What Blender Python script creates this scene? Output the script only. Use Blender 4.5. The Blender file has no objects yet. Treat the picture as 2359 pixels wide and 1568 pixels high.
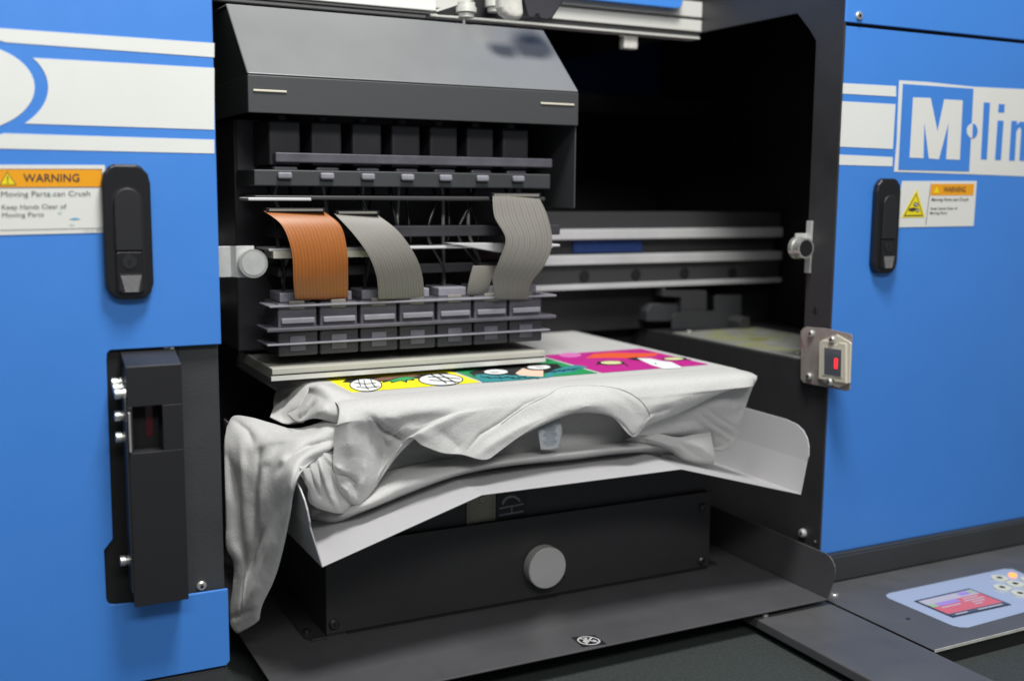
import bpy, bmesh, math, random, heapq
from mathutils import Vector, Matrix, noise
random.seed(7)
SC = bpy.context.scene
COL = SC.collection
# ---------------------------------------------------------------- camera
W0, H0, FPX = 2359.0, 1568.0, 2524.6
CX, CY = W0/2, H0/2
YAW, PIT, ROL = 0.472919, 0.134958, -0.0087033
fw = Vector((math.sin(YAW)*math.cos(PIT), math.cos(YAW)*math.cos(PIT), -math.sin(PIT)))
r0 = Vector((math.cos(YAW), -math.sin(YAW), 0)); d0 = fw.cross(r0)
RT = r0*math.cos(ROL) + d0*math.sin(ROL)
DN = -r0*math.sin(ROL) + d0*math.cos(ROL)
CAM = Vector((0, -1.042, 0))
cd = bpy.data.cameras.new('camera'); cam = bpy.data.objects.new('camera', cd); COL.objects.link(cam)
cam.matrix_world = Matrix(((RT.x, -DN.x, -fw.x, CAM.x), (RT.y, -DN.y, -fw.y, CAM.y), (RT.z, -DN.z, -fw.z, CAM.z), (0, 0, 0, 1)))
cd.sensor_width = 36; cd.lens = FPX/W0*36; cd.clip_start = 0.05; cd.clip_end = 60
cd.dof.use_dof = True; cd.dof.focus_distance = 1.16; cd.dof.aperture_fstop = 3.2
SC.camera = cam
SC.view_settings.view_transform = 'Standard'; SC.view_settings.look = 'None'
SC.view_settings.exposure = 0.10; SC.view_settings.gamma = 1
# ---------------------------------------------------------------- room light
wd = bpy.data.worlds.new('World'); SC.world = wd; wd.use_nodes = True
wd.node_tree.nodes['Background'].inputs[0].default_value = (0.88, 0.94, 1.0, 1)
wd.node_tree.nodes['Background'].inputs[1].default_value = 0.20
def area(name, loc, target, sx, sy, power, col):
    l = bpy.data.lights.new(name, 'AREA'); l.shape = 'RECTANGLE'; l.size = sx; l.size_y = sy; l.energy = power; l.color = col
    o = bpy.data.objects.new(name, l); COL.objects.link(o); o.location = loc
    o.rotation_euler = (Vector(target)-Vector(loc)).to_track_quat('-Z', 'Y').to_euler()
area('ceiling_tube_light', (0.45, -0.62, 1.55), (0.55, 0.05, -0.2), 0.42, 0.42, 40, (1, 0.99, 0.96))
area('ceiling_tube_light', (0.1, -2.1, 1.35), (0.5, 0.0, -0.2), 1.6, 0.35, 26, (1, 0.99, 0.97))

# ---------------------------------------------------------------- helpers
def ray(x, y): return RT*((x-CX)/FPX) + DN*((y-CY)/FPX) + fw
def P(x, y, ax, val):
    v = ray(x, y); t = (val-CAM[ax])/v[ax]; return CAM + v*t
def conv(x0, y0, sx, sy): return lambda a, b: ((x0+a/sx)/1.7363, (y0+b/sy)/1.7363)
q1 = conv(0, 0, 1.2549, 1.2544)      # left panel top
q2 = conv(350, 1250, 1.065, 1.0645)
q4 = conv(850, 800, 1.5219, 1.5222)
q4b = conv(1250, 1300, 1.3876, 1.3886)
q5 = conv(2100, 0, 1.0454, 1.0453)
q6 = conv(3100, 0, .9227, .9224)
q7 = conv(850, 1400, 1.3067, 1.3067)
q8 = conv(1900, 1300, 1.3069, 1.3067)
q9 = conv(2900, 1900, 1.9055, 1.9052)
q10 = conv(0, 600, 2.4129, 2.4123)
q11 = conv(1150, 1900, 1.348, 1.3475)
q12 = conv(1750, 0, 2.0513, 2.0514)
q13 = conv(3050, 800, 1.8444, 1.8447)
ROOTS = {}
def thing(name, label, cat, loc, group=None):
    o = bpy.data.objects.new(name, None); COL.objects.link(o); o.location = loc; o.empty_display_size = .05
    o['label'] = label; o['category'] = cat
    if group: o['group'] = group
    return o
class MB:
    def __init__(s): s.v = []; s.f = []; s.m = []; s.sm = []; s.cur = 0
    def add(s, vs, fs, smooth=False):
        b = len(s.v); s.v += [Vector(v) for v in vs]
        for f in fs: s.f.append([i+b for i in f]); s.m.append(s.cur); s.sm.append(smooth)
        return s
    def mat(s, i): s.cur = i; return s
    def box(s, x0, x1, y0, y1, z0, z1):
        vs = [(x, y, z) for x in (x0, x1) for y in (y0, y1) for z in (z0, z1)]
        return s.add(vs, [(0,1,3,2),(4,6,7,5),(0,4,5,1),(2,3,7,6),(0,2,6,4),(1,5,7,3)])
    def prism(s, pts, vec):
        n = len(pts); pts = [Vector(p) for p in pts]; vec = Vector(vec)
        return s.add(pts+[p+vec for p in pts], [list(range(n))[::-1], list(range(n, 2*n))]+[(i, (i+1) % n, (i+1) % n+n, i+n) for i in range(n)])
    def cyl(s, c, axis, r, h, n=40, r2=None, smooth=True):
        c = Vector(c); a = Vector(axis).normalized(); u = a.orthogonal().normalized(); w = a.cross(u)
        r2 = r if r2 is None else r2
        A = [c+(u*math.cos(t)+w*math.sin(t))*r for t in [2*math.pi*i/n for i in range(n)]]
        B = [c+a*h+(u*math.cos(t)+w*math.sin(t))*r2 for t in [2*math.pi*i/n for i in range(n)]]
        s.add(A+B, [(i, (i+1) % n, (i+1) % n+n, i+n) for i in range(n)], smooth)
        s.add(A, [list(range(n))[::-1]]); s.add(B, [list(range(n))]); return s
    def tube(s, path, r, n=10):
        path = [Vector(p) for p in path]; rings = []
        for i, p in enumerate(path):
            t = (path[min(i+1, len(path)-1)]-path[max(i-1, 0)]).normalized(); u = t.orthogonal().normalized(); w = t.cross(u)
            rings.append([p+(u*math.cos(2*math.pi*k/n)+w*math.sin(2*math.pi*k/n))*r for k in range(n)])
        vs = [v for g in rings for v in g]
        s.add(vs, [(i*n+k, i*n+(k+1) % n, (i+1)*n+(k+1) % n, (i+1)*n+k) for i in range(len(path)-1) for k in range(n)], True)
        return s
    def build(s, name, mats, parent=None, bevel=0, solid=0, seg=2, label=None, subs=0):
        me = bpy.data.meshes.new(name); me.from_pydata(s.v, [], s.f)
        if not isinstance(mats, (list, tuple)): mats = [mats]
        for m in mats: me.materials.append(M[m])
        for p, mi, sm in zip(me.polygons, s.m, s.sm): p.material_index = mi; p.use_smooth = sm
        bm = bmesh.new(); bm.from_mesh(me); bmesh.ops.recalc_face_normals(bm, faces=bm.faces); bm.to_mesh(me); bm.free()
        o = bpy.data.objects.new(name, me); COL.objects.link(o)
        if parent:
            o.parent = parent
            if parent.type == 'EMPTY': o.location = -parent.location
        if solid:
            k = o.modifiers.new('t', 'SOLIDIFY'); k.thickness = solid; k.offset = 0
        if bevel:
            k = o.modifiers.new('b', 'BEVEL'); k.width = bevel; k.segments = seg; k.limit_method = 'ANGLE'; k.angle_limit = math.radians(35)
        if label: o['label'] = label
        return o
def pl(pts, ax, val, q=None):
    return [P(*(q(*p) if q else p), ax, val) for p in pts]
def sheet_px(name, pts, ax, val, th, mat, parent, q=None, bevel=0, **k):
    """a flat plate whose outline lies on the world plane ax=val, with thickness vector th"""
    return MB().prism(pl(pts, ax, val, q), th).build(name, mat, parent, bevel, **k)
def rrect(x0, x1, z0, z1, r, n=5):
    out = []
    for cx, cz, a in ((x1-r, z1-r, 0), (x0+r, z1-r, 90), (x0+r, z0+r, 180), (x1-r, z0+r, 270)):
        for i in range(n+1):
            t = math.radians(a+90*i/n); out.append((cx+r*math.cos(t), cz+r*math.sin(t)))
    return out
def text_into(mb, s, quad, depth, bold=0.0, space=1.0):
    """lettering mapped to the four world points tl, tr, br, bl; raised by the vector depth"""
    cu = bpy.data.curves.new('lettering', 'FONT'); cu.body = s; cu.size = 1; cu.offset = bold; cu.space_character = space; cu.resolution_u = 3
    o = bpy.data.objects.new('lettering', cu); COL.objects.link(o)
    bpy.context.view_layer.update()
    me = bpy.data.meshes.new_from_object(o.evaluated_get(bpy.context.evaluated_depsgraph_get()))
    xs = [v.co.x for v in me.vertices]; ys = [v.co.y for v in me.vertices]
    x0, x1, y0, y1 = min(xs), max(xs), min(ys), max(ys)
    tl, tr, br, bl = quad; vs = []
    for v in me.vertices:
        a = (v.co.x-x0)/(x1-x0); b = (v.co.y-y0)/(y1-y0)
        vs.append((bl*(1-a)+br*a)*(1-b)+(tl*(1-a)+tr*a)*b+Vector(depth))
    mb.add(vs, [list(p.vertices) for p in me.polygons])
    bpy.data.objects.remove(o); bpy.data.curves.remove(cu); bpy.data.meshes.remove(me)

# ---------------------------------------------------------------- materials
M = {}
def mat(name, col, rough=.5, metal=0, bump=0, bscale=800, var=0, vscale=8, coat=0, emit=0, dirt=None, spec=.5, wave=None, aniso=0):
    m = bpy.data.materials.new(name); m.use_nodes = True; M[name] = m
    nt = m.node_tree; b = nt.nodes['Principled BSDF']; N = nt.nodes.new; L = nt.links.new
    c = (*col, 1)
    b.inputs['Base Color'].default_value = c; b.inputs['Roughness'].default_value = rough; b.inputs['Metallic'].default_value = metal
    b.inputs['Coat Weight'].default_value = coat; b.inputs['Specular IOR Level'].default_value = spec; b.inputs['Anisotropic'].default_value = aniso
    tc = N('ShaderNodeTexCoord')
    if emit:
        b.inputs['Emission Color'].default_value = c; b.inputs['Emission Strength'].default_value = emit
    last = None
    if var:
        n = N('ShaderNodeTexNoise'); n.inputs['Scale'].default_value = vscale; n.inputs['Detail'].default_value = 8; n.inputs['Roughness'].default_value = .65
        L(tc.outputs['Object'], n.inputs['Vector'])
        r = N('ShaderNodeMapRange'); r.inputs[1].default_value = .3; r.inputs[2].default_value = .7; r.inputs[3].default_value = 1-var; r.inputs[4].default_value = 1+var
        L(n.outputs['Fac'], r.inputs[0])
        mx = N('ShaderNodeMix'); mx.data_type = 'RGBA'; mx.blend_type = 'MULTIPLY'; mx.inputs[0].default_value = 1; mx.inputs[6].default_value = c
        L(r.outputs[0], mx.inputs[7]); last = mx.outputs[2]
        rr = N('ShaderNodeMapRange'); rr.inputs[1].default_value = .3; rr.inputs[2].default_value = .7; rr.inputs[3].default_value = rough-.07; rr.inputs[4].default_value = rough+.09
        L(n.outputs['Fac'], rr.inputs[0]); L(rr.outputs[0], b.inputs['Roughness'])
    if dirt:   # small scuffs and specks: (colour, threshold, scale)
        for (dc, th, sc) in dirt:
            n = N('ShaderNodeTexNoise'); n.inputs['Scale'].default_value = sc; n.inputs['Detail'].default_value = 3
            L(tc.outputs['Object'], n.inputs['Vector'])
            r = N('ShaderNodeMapRange'); r.inputs[1].default_value = th; r.inputs[2].default_value = th+.04
            L(n.outputs['Fac'], r.inputs[0])
            mx = N('ShaderNodeMix'); mx.data_type = 'RGBA'; mx.inputs[7].default_value = (*dc, 1)
            if last: L(last, mx.inputs[6])
            else: mx.inputs[6].default_value = c
            L(r.outputs[0], mx.inputs[0]); last = mx.outputs[2]
    if last: L(last, b.inputs['Base Color'])
    if bump:
        n = N('ShaderNodeTexNoise'); n.inputs['Scale'].default_value = bscale; n.inputs['Detail'].default_value = 3
        L(tc.outputs['Object'], n.inputs['Vector'])
        bp = N('ShaderNodeBump'); bp.inputs['Strength'].default_value = bump; bp.inputs['Distance'].default_value = .001
        L(n.outputs['Fac'], bp.inputs['Height']); L(bp.outputs[0], b.inputs['Normal'])
    return m
SPK = [((.35, .36, .36), .79, 260)]
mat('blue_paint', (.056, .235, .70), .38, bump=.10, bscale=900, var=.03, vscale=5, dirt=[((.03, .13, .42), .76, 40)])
mat('blue_wall_and_rail_glow', (.015, .05, .20), .6)  # bay wall paint; also painted in for the rail channel's blue glow
mat('white_vinyl', (.74, .75, .72), .45, bump=.14, bscale=900, var=.02)
mat('black_powder', (.020, .021, .023), .48, bump=.3, bscale=900, var=.12, vscale=10, dirt=SPK)
mat('black_frame', (.034, .034, .037), .42, bump=.3, bscale=900, var=.2, vscale=7, dirt=[((.2, .2, .2), .74, 90)])
mat('gray_powder', (.040, .043, .046), .5, bump=.3, bscale=900, var=.1, dirt=SPK)
mat('plate_powder', (.080, .078, .083), .33, bump=.3, bscale=1000, var=.12, vscale=9, dirt=[((.3, .28, .16), .80, 150), ((.2, .2, .2), .79, 300)])
mat('box_powder', (.030, .030, .032), .42, bump=.35, bscale=900, var=.10, vscale=6, dirt=SPK)
mat('interior_black', (.010, .010, .012), .6, var=.2)
mat('black_plastic', (.011, .011, .013), .30)
mat('black_plastic_matt', (.016, .016, .018), .42)
mat('slot_black', (.004, .004, .004), .7)
mat('console_paint', (.085, .085, .088), .45, bump=.3, bscale=900, var=.15, dirt=[((.35, .34, .3), .77, 120)])
mat('steel', (.60, .60, .57), .32, .7, var=.06, vscale=60)
mat('zinc', (.58, .59, .58), .36, .35, var=.08, vscale=50)
mat('dark_steel', (.10, .10, .10), .35, .9)
mat('brushed_aluminium', (.55, .55, .54), .42, 1, bump=.08, bscale=500, aniso=.6)
mat('knob_side', (.50, .50, .47), .42, .3)
mat('tray_gray', (.47, .465, .475), .36, bump=.2, bscale=900, var=.02, dirt=[((.1, .1, .1), .79, 120)])
mat('anodised', (.66, .66, .62), .40, .15)
mat('anodised_groove', (.12, .12, .12), .5, .3)
mat('hood_gray', (.175, .18, .185), .42, .1, bump=.1, var=.02)
mat('hood_band', (.052, .055, .058), .5)
mat('module_dark', (.035, .034, .040), .45, var=.2)
mat('module_mid', (.10, .095, .115), .4, var=.25, vscale=25)
mat('module_light', (.24, .235, .27), .35, var=.15, vscale=30)
mat('ribbon_orange_line', (.29, .09, .018), .4)
mat('ribbon_gray_line', (.165, .155, .14), .4)
mat('tube_black', (.015, .015, .018), .25)
mat('tube_clear', (.22, .22, .21), .25)
mat('ribbon_orange', (.36, .12, .025), .35, var=.2)
mat('ribbon_gray', (.21, .20, .18), .45, var=.1)
mat('cream_plastic', (.62, .61, .50), .4, var=.05)
mat('base_yellow_reflect', (.46, .455, .40), .4, var=.08)  # off-white plate; yellow reflected from the print is mixed into the colour
mat('rail_light', (.58, .58, .59), .4, .15, var=.1)
mat('rail_dark', (.045, .045, .048), .4)
mat('label_white', (.74, .74, .70), .35, var=.02)
mat('label_orange', (.85, .36, .01), .35)
mat('label_yellow', (.85, .70, .01), .35)
mat('label_ink', (.055, .045, .045), .4)
mat('ribbed_gray', (.34, .34, .34), .35)
mat('label_text', (.13, .12, .13), .4)
mat('label_faint', (.4, .4, .4), .4)
mat('stain_pale', (.60, .68, .66), .4)
mat('label_line', (.05, .05, .12), .4)
mat('stain_cyan', (.45, .66, .72), .4)
mat('stain_blue', (.15, .45, .68), .4)
mat('sensor_housing', (.62, .58, .48), .4)
mat('stained_steel', (.40, .36, .33), .36, .35, var=.2, vscale=30, dirt=[((.4, .2, .26), .62, 40)])
mat('lens_dark', (.09, .10, .12), .12)
mat('red_light', (1, .02, .03), .4, emit=1.6)
mat('orange_light', (1, .25, .04), .4, emit=1.8)
mat('console_label', (.36, .42, .56), .35)
mat('screen_red', (.50, .11, .13), .3, emit=.25)
mat('screen_gray', (.42, .40, .46), .3, emit=.15)
mat('screen_purple', (.28, .2, .52), .3, emit=.25)
mat('screen_green', (.3, .42, .25), .3, emit=.15)
mat('screen_frame', (.03, .04, .07), .3)
mat('button_cream', (.62, .62, .52), .4)
mat('station_plate', (.28, .285, .26), .38, .1, var=.15, vscale=20, dirt=[((.31, .32, .18), .52, 14), ((.24, .25, .10), .60, 22)])
mat('bed_felt', (.030, .037, .036), .75, bump=.9, bscale=420, var=.3, vscale=300)
mat('clear_plastic', (.55, .54, .50), .25, var=.2, vscale=40)
mat('ruler_steel', (.30, .28, .23), .38, .7, var=.15, vscale=40)
mat('decal_gray', (.24, .25, .28), .4)
mat('decal_white', (.5, .5, .5), .4)
mat('decal_black', (.02, .02, .025), .35)
mat('care_label', (.50, .52, .54), .7, var=.1, vscale=300)
mat('care_print', (.27, .32, .40), .7)
mat('ink_yellow', (.90, .82, .01), .6); mat('ink_green', (.012, .29, .09), .6); mat('ink_magenta', (.50, .012, .25), .6)
mat('ink_white', (.80, .83, .82), .6); mat('ink_black', (.01, .01, .012), .6); mat('ink_leaf', (.03, .36, .10), .6)
mat('ink_teal', (.03, .26, .29), .6); mat('ink_peach', (.82, .58, .44), .6); mat('ink_brown', (.22, .11, .07), .6)
mat('ink_orange', (.80, .10, .03), .6); mat('ink_cream', (.70, .70, .36), .6); mat('ink_pink', (.68, .18, .50), .6); mat('ink_gray', (.45, .45, .47), .6)
def cloth_mat(name, col):
    m = mat(name, col, .92, spec=.15)
    nt = m.node_tree; b = nt.nodes['Principled BSDF']; N = nt.nodes.new; L = nt.links.new
    b.inputs['Sheen Weight'].default_value = .25; b.inputs['Sheen Roughness'].default_value = .5
    tc = N('ShaderNodeTexCoord')
    n1 = N('ShaderNodeTexNoise'); n1.inputs['Scale'].default_value = 480; n1.inputs['Detail'].default_value = 6; n1.inputs['Roughness'].default_value = .7
    n2 = N('ShaderNodeTexNoise'); n2.inputs['Scale'].default_value = 110; n2.inputs['Detail'].default_value = 5; n2.inputs['Distortion'].default_value = .6
    for n in (n1, n2): L(tc.outputs['Object'], n.inputs['Vector'])
    b1 = N('ShaderNodeBump'); b1.inputs['Strength'].default_value = .5; b1.inputs['Distance'].default_value = .001
    b2 = N('ShaderNodeBump'); b2.inputs['Strength'].default_value = .15; b2.inputs['Distance'].default_value = .003
    L(n1.outputs['Fac'], b1.inputs['Height']); L(n2.outputs['Fac'], b2.inputs['Height']); L(b1.outputs[0], b2.inputs['Normal']); L(b2.outputs[0], b.inputs['Normal'])
    r = N('ShaderNodeMapRange'); r.inputs[1].default_value = .3; r.inputs[2].default_value = .7; r.inputs[3].default_value = .90; r.inputs[4].default_value = 1.07
    L(n1.outputs['Fac'], r.inputs[0])
    mx = N('ShaderNodeMix'); mx.data_type = 'RGBA'; mx.blend_type = 'MULTIPLY'; mx.inputs[0].default_value = 1; mx.inputs[6].default_value = (*col, 1)
    L(r.outputs[0], mx.inputs[7]); L(mx.outputs[2], b.inputs['Base Color'])
cloth_mat('cotton', (.53, .528, .520))
mat('seam_gray', (.25, .25, .24), .9)
cloth_mat('cotton_back', (.58, .575, .56))

def screw(parent, c, axis, r, mats=('steel', 'slot_black'), name='screw', h=.003):
    c = Vector(c); a = Vector(axis).normalized()
    mb = MB().cyl(c, a, r, h*.6, 20).cyl(c+a*h*.6, a, r, h*.4, 20, r*.72)
    mb.mat(1).cyl(c+a*(h+.0002), a, r*.38, .0002, 6, smooth=False)
    return mb.build(name, list(mats), parent)

# ================================================================ PRINTER
XL, XR, ZB = .2231, .983, -.4645
prn = thing('garment_printer', 'large blue garment printer with white stripes, black latches and an open black printing bay', 'printer', (.603, .35, -.52))
# --- left cabinet
z793 = -.1455
out = [(-.45, ZB), (-.45, .60), (XL, .60), (XL, z793), (.1245, z793), (.1225, -.1462), (.1205, -.149), (.1200, -.155), (.1190, -.322), (.111, -.3316), (.1111, -.378), (.1122, -.382), (.1145, -.3842), (.119, -.3848), (.140, -.3862), (XL, -.3864), (XL, -.4605), (.2195, ZB)]
lp = MB().prism([(x, -.0015, z) for x, z in out], (0, .003, 0)).build('cabinet_panel', 'blue_paint', prn, .0008, label='blue cabinet panel left of the bay with a cutout around the black housing')
MB().box(-.45, .2215, .006, .78, -.53, .60).build('cabinet_body', 'gray_powder', prn, .001)
# darker well of the cutout
MB().box(.108, .136, .0030, .0055, -.388, -.144).build('cutout_lining', 'slot_black', prn)
MB().box(.1275, .1845, .0032, .0054, -.156, -.1405).mat(1).box(.171, .1755, .002, .0054, -.16, -.1455).mat(1).box(.1765, .180, .001, .0054, -.16, -.1455).build('cable_entry', ['slot_black', 'zinc'], prn)
screw(prn, P(464, 1348, 1, .0055), (0, -1, 0), .0048)
# white stripes and logo ring
yv = -.0019
def strip(name, pts, q, parent, m='white_vinyl', th=(0, .0006, 0), **k):
    return sheet_px(name, pts, 1, yv, th, m, parent, q, **k)
ELC, ELA, ELB, ELA2, ELB2 = (-90, 202), 170, 103, 201, 121
def ell(a, b, t): return (ELC[0]+a*math.cos(t), ELC[1]+b*math.sin(t))
def cut_stripe(y0l, y0r, y1l, y1r, xr=493.8):
    """band from the right edge to the outline of the ring"""
    top = lambda x: y0l+(y0r-y0l)*x/493.5
    bot = lambda x: y1l+(y1r-y1l)*x/493.5
    pts = [(xr, bot(xr)), (xr, top(xr))]
    ins = lambda x, y: ((x-ELC[0])/ELA2)**2+((y-ELC[1])/ELB2)**2 < 1
    xs = [xr-(xr+140)*i/700 for i in range(701)]
    tx = next((x for x in xs if ins(x, top(x))), -140); bx = next((x for x in xs if ins(x, bot(x))), -140)
    pts.append((tx, top(tx)))
    n = 14
    for i in range(1, n):
        f = i/n; y = top(tx)*(1-f)+bot(bx)*f
        v = 1-((y-ELC[1])/ELB2)**2
        if v > 0: pts.append((ELC[0]+ELA2*math.sqrt(v), y))
    pts.append((bx, bot(bx))); return pts
strip('stripe', cut_stripe(65.6, 99.8, 97, 132.5), None, lp)
strip('stripe', cut_stripe(129.5, 157, 283, 299), None, lp)
strip('stripe', cut_stripe(307, 322, 342.5, 353.8), None, lp)
strip('logo_disc', [ell(ELA, ELB, 2*math.pi*i/64) for i in range(64)], None, lp)
# --- right cabinet
MB().prism([(x, -.0015, z) for x, z in [(XR+.001, ZB), (XR+.001, .2015), (XR+.004, .2035), (2.2, .2035), (2.2, ZB)]], (0, .003, 0)).build('cabinet_panel', 'blue_paint', prn, .001, label='blue cabinet panel right of the bay')
rp = prn.children[-1]
up = MB().prism([(x, -.0035, z) for x, z in [(XR, .2075), (XR, .60), (2.2, .60), (2.2, .2075)]], (0, .003, 0)).build('cabinet_panel', 'blue_paint', prn, .001, label='upper blue panel above the seam at the right')
screw(prn, P(*q6(308, 60), 1, -.003), (0, -1, 0), .0055)
MB().box(XR+.003, 2.2, .003, .045, -.60, .60).mat(0).box(1.25, 2.2, .045, .78, -.60, .60).build('cabinet_body', 'interior_black', prn)
MB().box(XR+.001, 2.2, -.012, .0025, -.5, ZB-.0025).box(XR+.001, 2.2, -.009, .0025, ZB-.0024, ZB-.0005).build('plinth', 'gray_powder', prn, .001)
MB().box(-.45, .2205, .0, .0055, -.53, -.467).box(.165, .167, -.001, 0, -.475, -.467).build('plinth', 'gray_powder', prn, .001)
for pts in ([(232, 306), (447, 318), (447, 357), (230, 345)], [(230, 373), (445, 385), (435, 550), (223, 541)], [(220, 570), (435, 580), (433, 614), (218, 608)]):
    pp = [list(p) for p in pts]
    w = pl(pp, 1, yv, q6)
    for i in (0, 3): w[i].x = XR+.0012
    MB().prism(w, (0, .0006, 0)).build('stripe', 'white_vinyl', rp)
# sticker: white band with the blue square and the letters
strip('logo_sticker', [(459, 297), (560, 303), (735, 321), (945, 331), (945, 652), (720, 643), (440, 634), (443, 597), (450, 520), (452, 455)], q6, rp, 'label_white', th=(0, .0005, 0))
lgs = rp.children[-1]
mb = MB()
def lp6(pts, y, m, q=q6):
    mb.mat(m).prism(pl(pts, 1, y, q), (0, .0002, 0))
lp6([(472, 310), (733, 328), (717, 633), (455, 627)], -.0022, 0)
lp6([(510, 360), (575, 362), (600, 486), (625, 367), (693, 371), (682, 590), (632, 588), (641, 452), (605, 588), (568, 585), (551, 450), (548, 584), (497, 582)], -.0025, 1)
c = (729, 483)
lp6([(c[0]+1-.3*0, c[1]-27)]+[(c[0]-21*math.sin(t), c[1]-27*math.cos(t)) for t in [math.pi*i/14 for i in range(1, 14)]]+[(c[0]-1, c[1]+27)], -.0025, 1)
lp6([(c[0]+1, c[1]-27)]+[(c[0]+19*math.sin(t), c[1]-27*math.cos(t)) for t in [math.pi*i/14 for i in range(1, 14)]]+[(c[0]-1, c[1]+27)], -.0025, 0)
lp6([(771, 378), (794, 380), (782, 589), (760, 588)], -.0022, 0)
lp6([(826, 384), (848, 385), (846, 416), (824, 415)], -.0022, 0)
lp6([(822, 445), (844, 446), (834, 591), (812, 590)], -.0022, 0)
lp6([(873, 446), (894, 447), (893, 462), (903, 450), (914, 449), (926, 454), (931, 466), (922, 594), (902, 593), (909, 478), (905, 470), (898, 473), (891, 485), (885, 593), (864, 592)], -.0022, 0)
mb.build('lettering', ['blue_paint', 'label_white'], lgs)

# --- door latches
def latch(x0, z0, s=1.0):
    """push-button swing handle, origin at the lower left of its plate"""
    w, h, t = .0415*s, .1205*s, .011*s
    T = lambda pts: [(x0+a*s, b, z0+c*s) for a, b, c in pts]
    body = MB()
    ch = [(.0, .014), (.003, .006), (.009, .001), (.016, 0), (.027, 0), (.034, .001), (.039, .006), (.0415, .014), (.0415, .104), (.0395, .1125), (.034, .1185), (.030, .1205), (.0115, .1205), (.007, .1185), (.002, .1125), (0, .104)]
    body.prism(T([(a, -.0015-.0005, c) for a, c in ch]), (0, -.009*s, 0))
    la = body.build('door_latch', 'black_plastic', prn, .0022*s, seg=3)
    # raised paddle with a round top, and its surrounding groove
    def arch(x0_, x1_, zb, zt, n=12):
        r = (x1_-x0_)/2; cx = (x0_+x1_)/2
        return [(x0_, zb)]+[(x1_, zb)]+[(cx+r*math.cos(math.pi*i/n), zt-r+r*math.sin(math.pi*i/n)) for i in range(n+1)]
    MB().prism(T([(a, -.0112*s, c) for a, c in arch(.0075, .034, .008, .1015)]), (0, .002*s, 0)).build('groove', 'slot_black', la)
    MB().prism(T([(a, -.0113*s, c) for a, c in arch(.0092, .0325, .044, .0998)]), (0, -.0035*s, 0)).build('paddle', 'black_plastic_matt', la, .0012*s, seg=3)
    MB().prism(T([(a, -.0113*s, c) for a, c in rrect(.0092, .0325, .0065, .0432, .002)]), (0, -.003*s, 0)).build('lock_block', 'black_plastic', la, .0008*s)
    k = MB(); cc = Vector((x0+.0205*s, -.0142*s, z0+.0345*s))
    k.cyl(cc, (0, -1, 0), .0062*s, .0008*s, 28).mat(1).box(cc.x-.0005*s, cc.x+.0006*s, cc.y-.0011*s, cc.y-.0007*s, cc.z-.0035*s, cc.z+.0035*s).box(cc.x-.0016*s, cc.x+.001*s, cc.y-.0011*s, cc.y-.0007*s, cc.z-.001*s, cc.z+.001*s)
    k.build('keyhole', ['black_plastic_matt', 'slot_black'], la, .0002)
    k = MB().prism(T([(a, -.0144*s, c) for a, c in [(.0115, .0235), (.031, .0235), (.0315, .010), (.029, .0065), (.014, .0065), (.011, .010)]]), (0, -.0010*s, 0))
    for i in range(10):
        f = i/9; zz = z0+(.0215-.0135*f)*s; hw = (.0088-.0030*f)*s; xm = x0+.0213*s
        k.mat(1).box(xm-hw, xm+hw, -.0164*s, -.0154*s, zz-.00035*s, zz+.00035*s)
    k.build('push_button', ['black_plastic_matt', 'ribbed_gray'], la, .0002)
latch(.1208, -.0995)
latch(1.0425, -.1000)

# --- warning labels
def lab(name, quadD, q, parent, y=-.0021):
    tl, tr, br, bl = pl(quadD, 1, y, q)
    o = MB().prism([tl, tr, br, bl], (0, .0005, 0)).build(name, 'label_white', parent)
    def at(a, b, dy=0):
        p = (tl*(1-a)+tr*a)*(1-b)+(bl*(1-a)+br*a)*b; return Vector((p.x, y-dy, p.z))
    return o, at
def quad(at, a0, a1, b0, b1, dy): return [at(a0, b0, dy), at(a1, b0, dy), at(a1, b1, dy), at(a0, b1, dy)]
lo, at = lab('warning_label', [(-45, 143), (1012, 146), (1040, 796), (-30, 822)], q10, prn)
k = MB()
k.mat(0).prism(quad(at, -.0+.03, .968, .062, .322, .0002), (0, .0001, 0))
# thin border lines
for a0, a1, b0, b1 in ((.03, .968, .318, .324), (.03, .97, .057, .062), (.965, .969, .057, .93), (.03, .969, .926, .932)):
    k.mat(1).prism(quad(at, a0, a1, b0, b1, .0004), (0, .0001, 0))
k.mat(2).prism([at(.103, .095, .0004), at(.182, .288, .0004), at(.030, .288, .0004)], (0, .0001, 0))
k.mat(3).prism([at(.103, .115, .0006), at(.170, .280, .0006), at(.042, .280, .0006)], (0, .0001, 0))
k.mat(2).prism(quad(at, .1005, .1105, .155, .225, .0008), (0, .0001, 0)); k.mat(2).prism(quad(at, .098, .113, .243, .262, .0008), (0, .0001, 0))
k.mat(2); text_into(k, 'WARNING', quad(at, .245, .755, .128, .245, .0005), (0, 0, 0), .012, 1.02)
k.mat(4); text_into(k, 'Moving Parts can Crush', quad(at, .045, .850, .376, .474, .0005), (0, 0, 0), .0)
text_into(k, 'Keep Hands Clear of', quad(at, .048, .628, .566, .652, .0005), (0, 0, 0), .0)
text_into(k, 'Moving Parts', quad(at, .050, .418, .68, .762, .0005), (0, 0, 0), .0)
k.mat(5); text_into(k, 'Code No. 880515', quad(at, .775, .965, .945, .975, .0005), (0, 0, 0))
for (a, b, ra, rb, m) in ((.478, .42, .022, .04, 6), (.565, .68, .018, .03, 6), (.67, .865, .022, .022, 6), (.70, .785, .045, .014, 7)):
    k.mat(m).prism([at(a+ra*math.cos(t)*(1+.3*math.sin(3*t)), b+rb*math.sin(t)*(1+.2*math.cos(4*t)), .0003) for t in [2*math.pi*i/20 for i in range(20)]], (0, .00005, 0))
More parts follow.
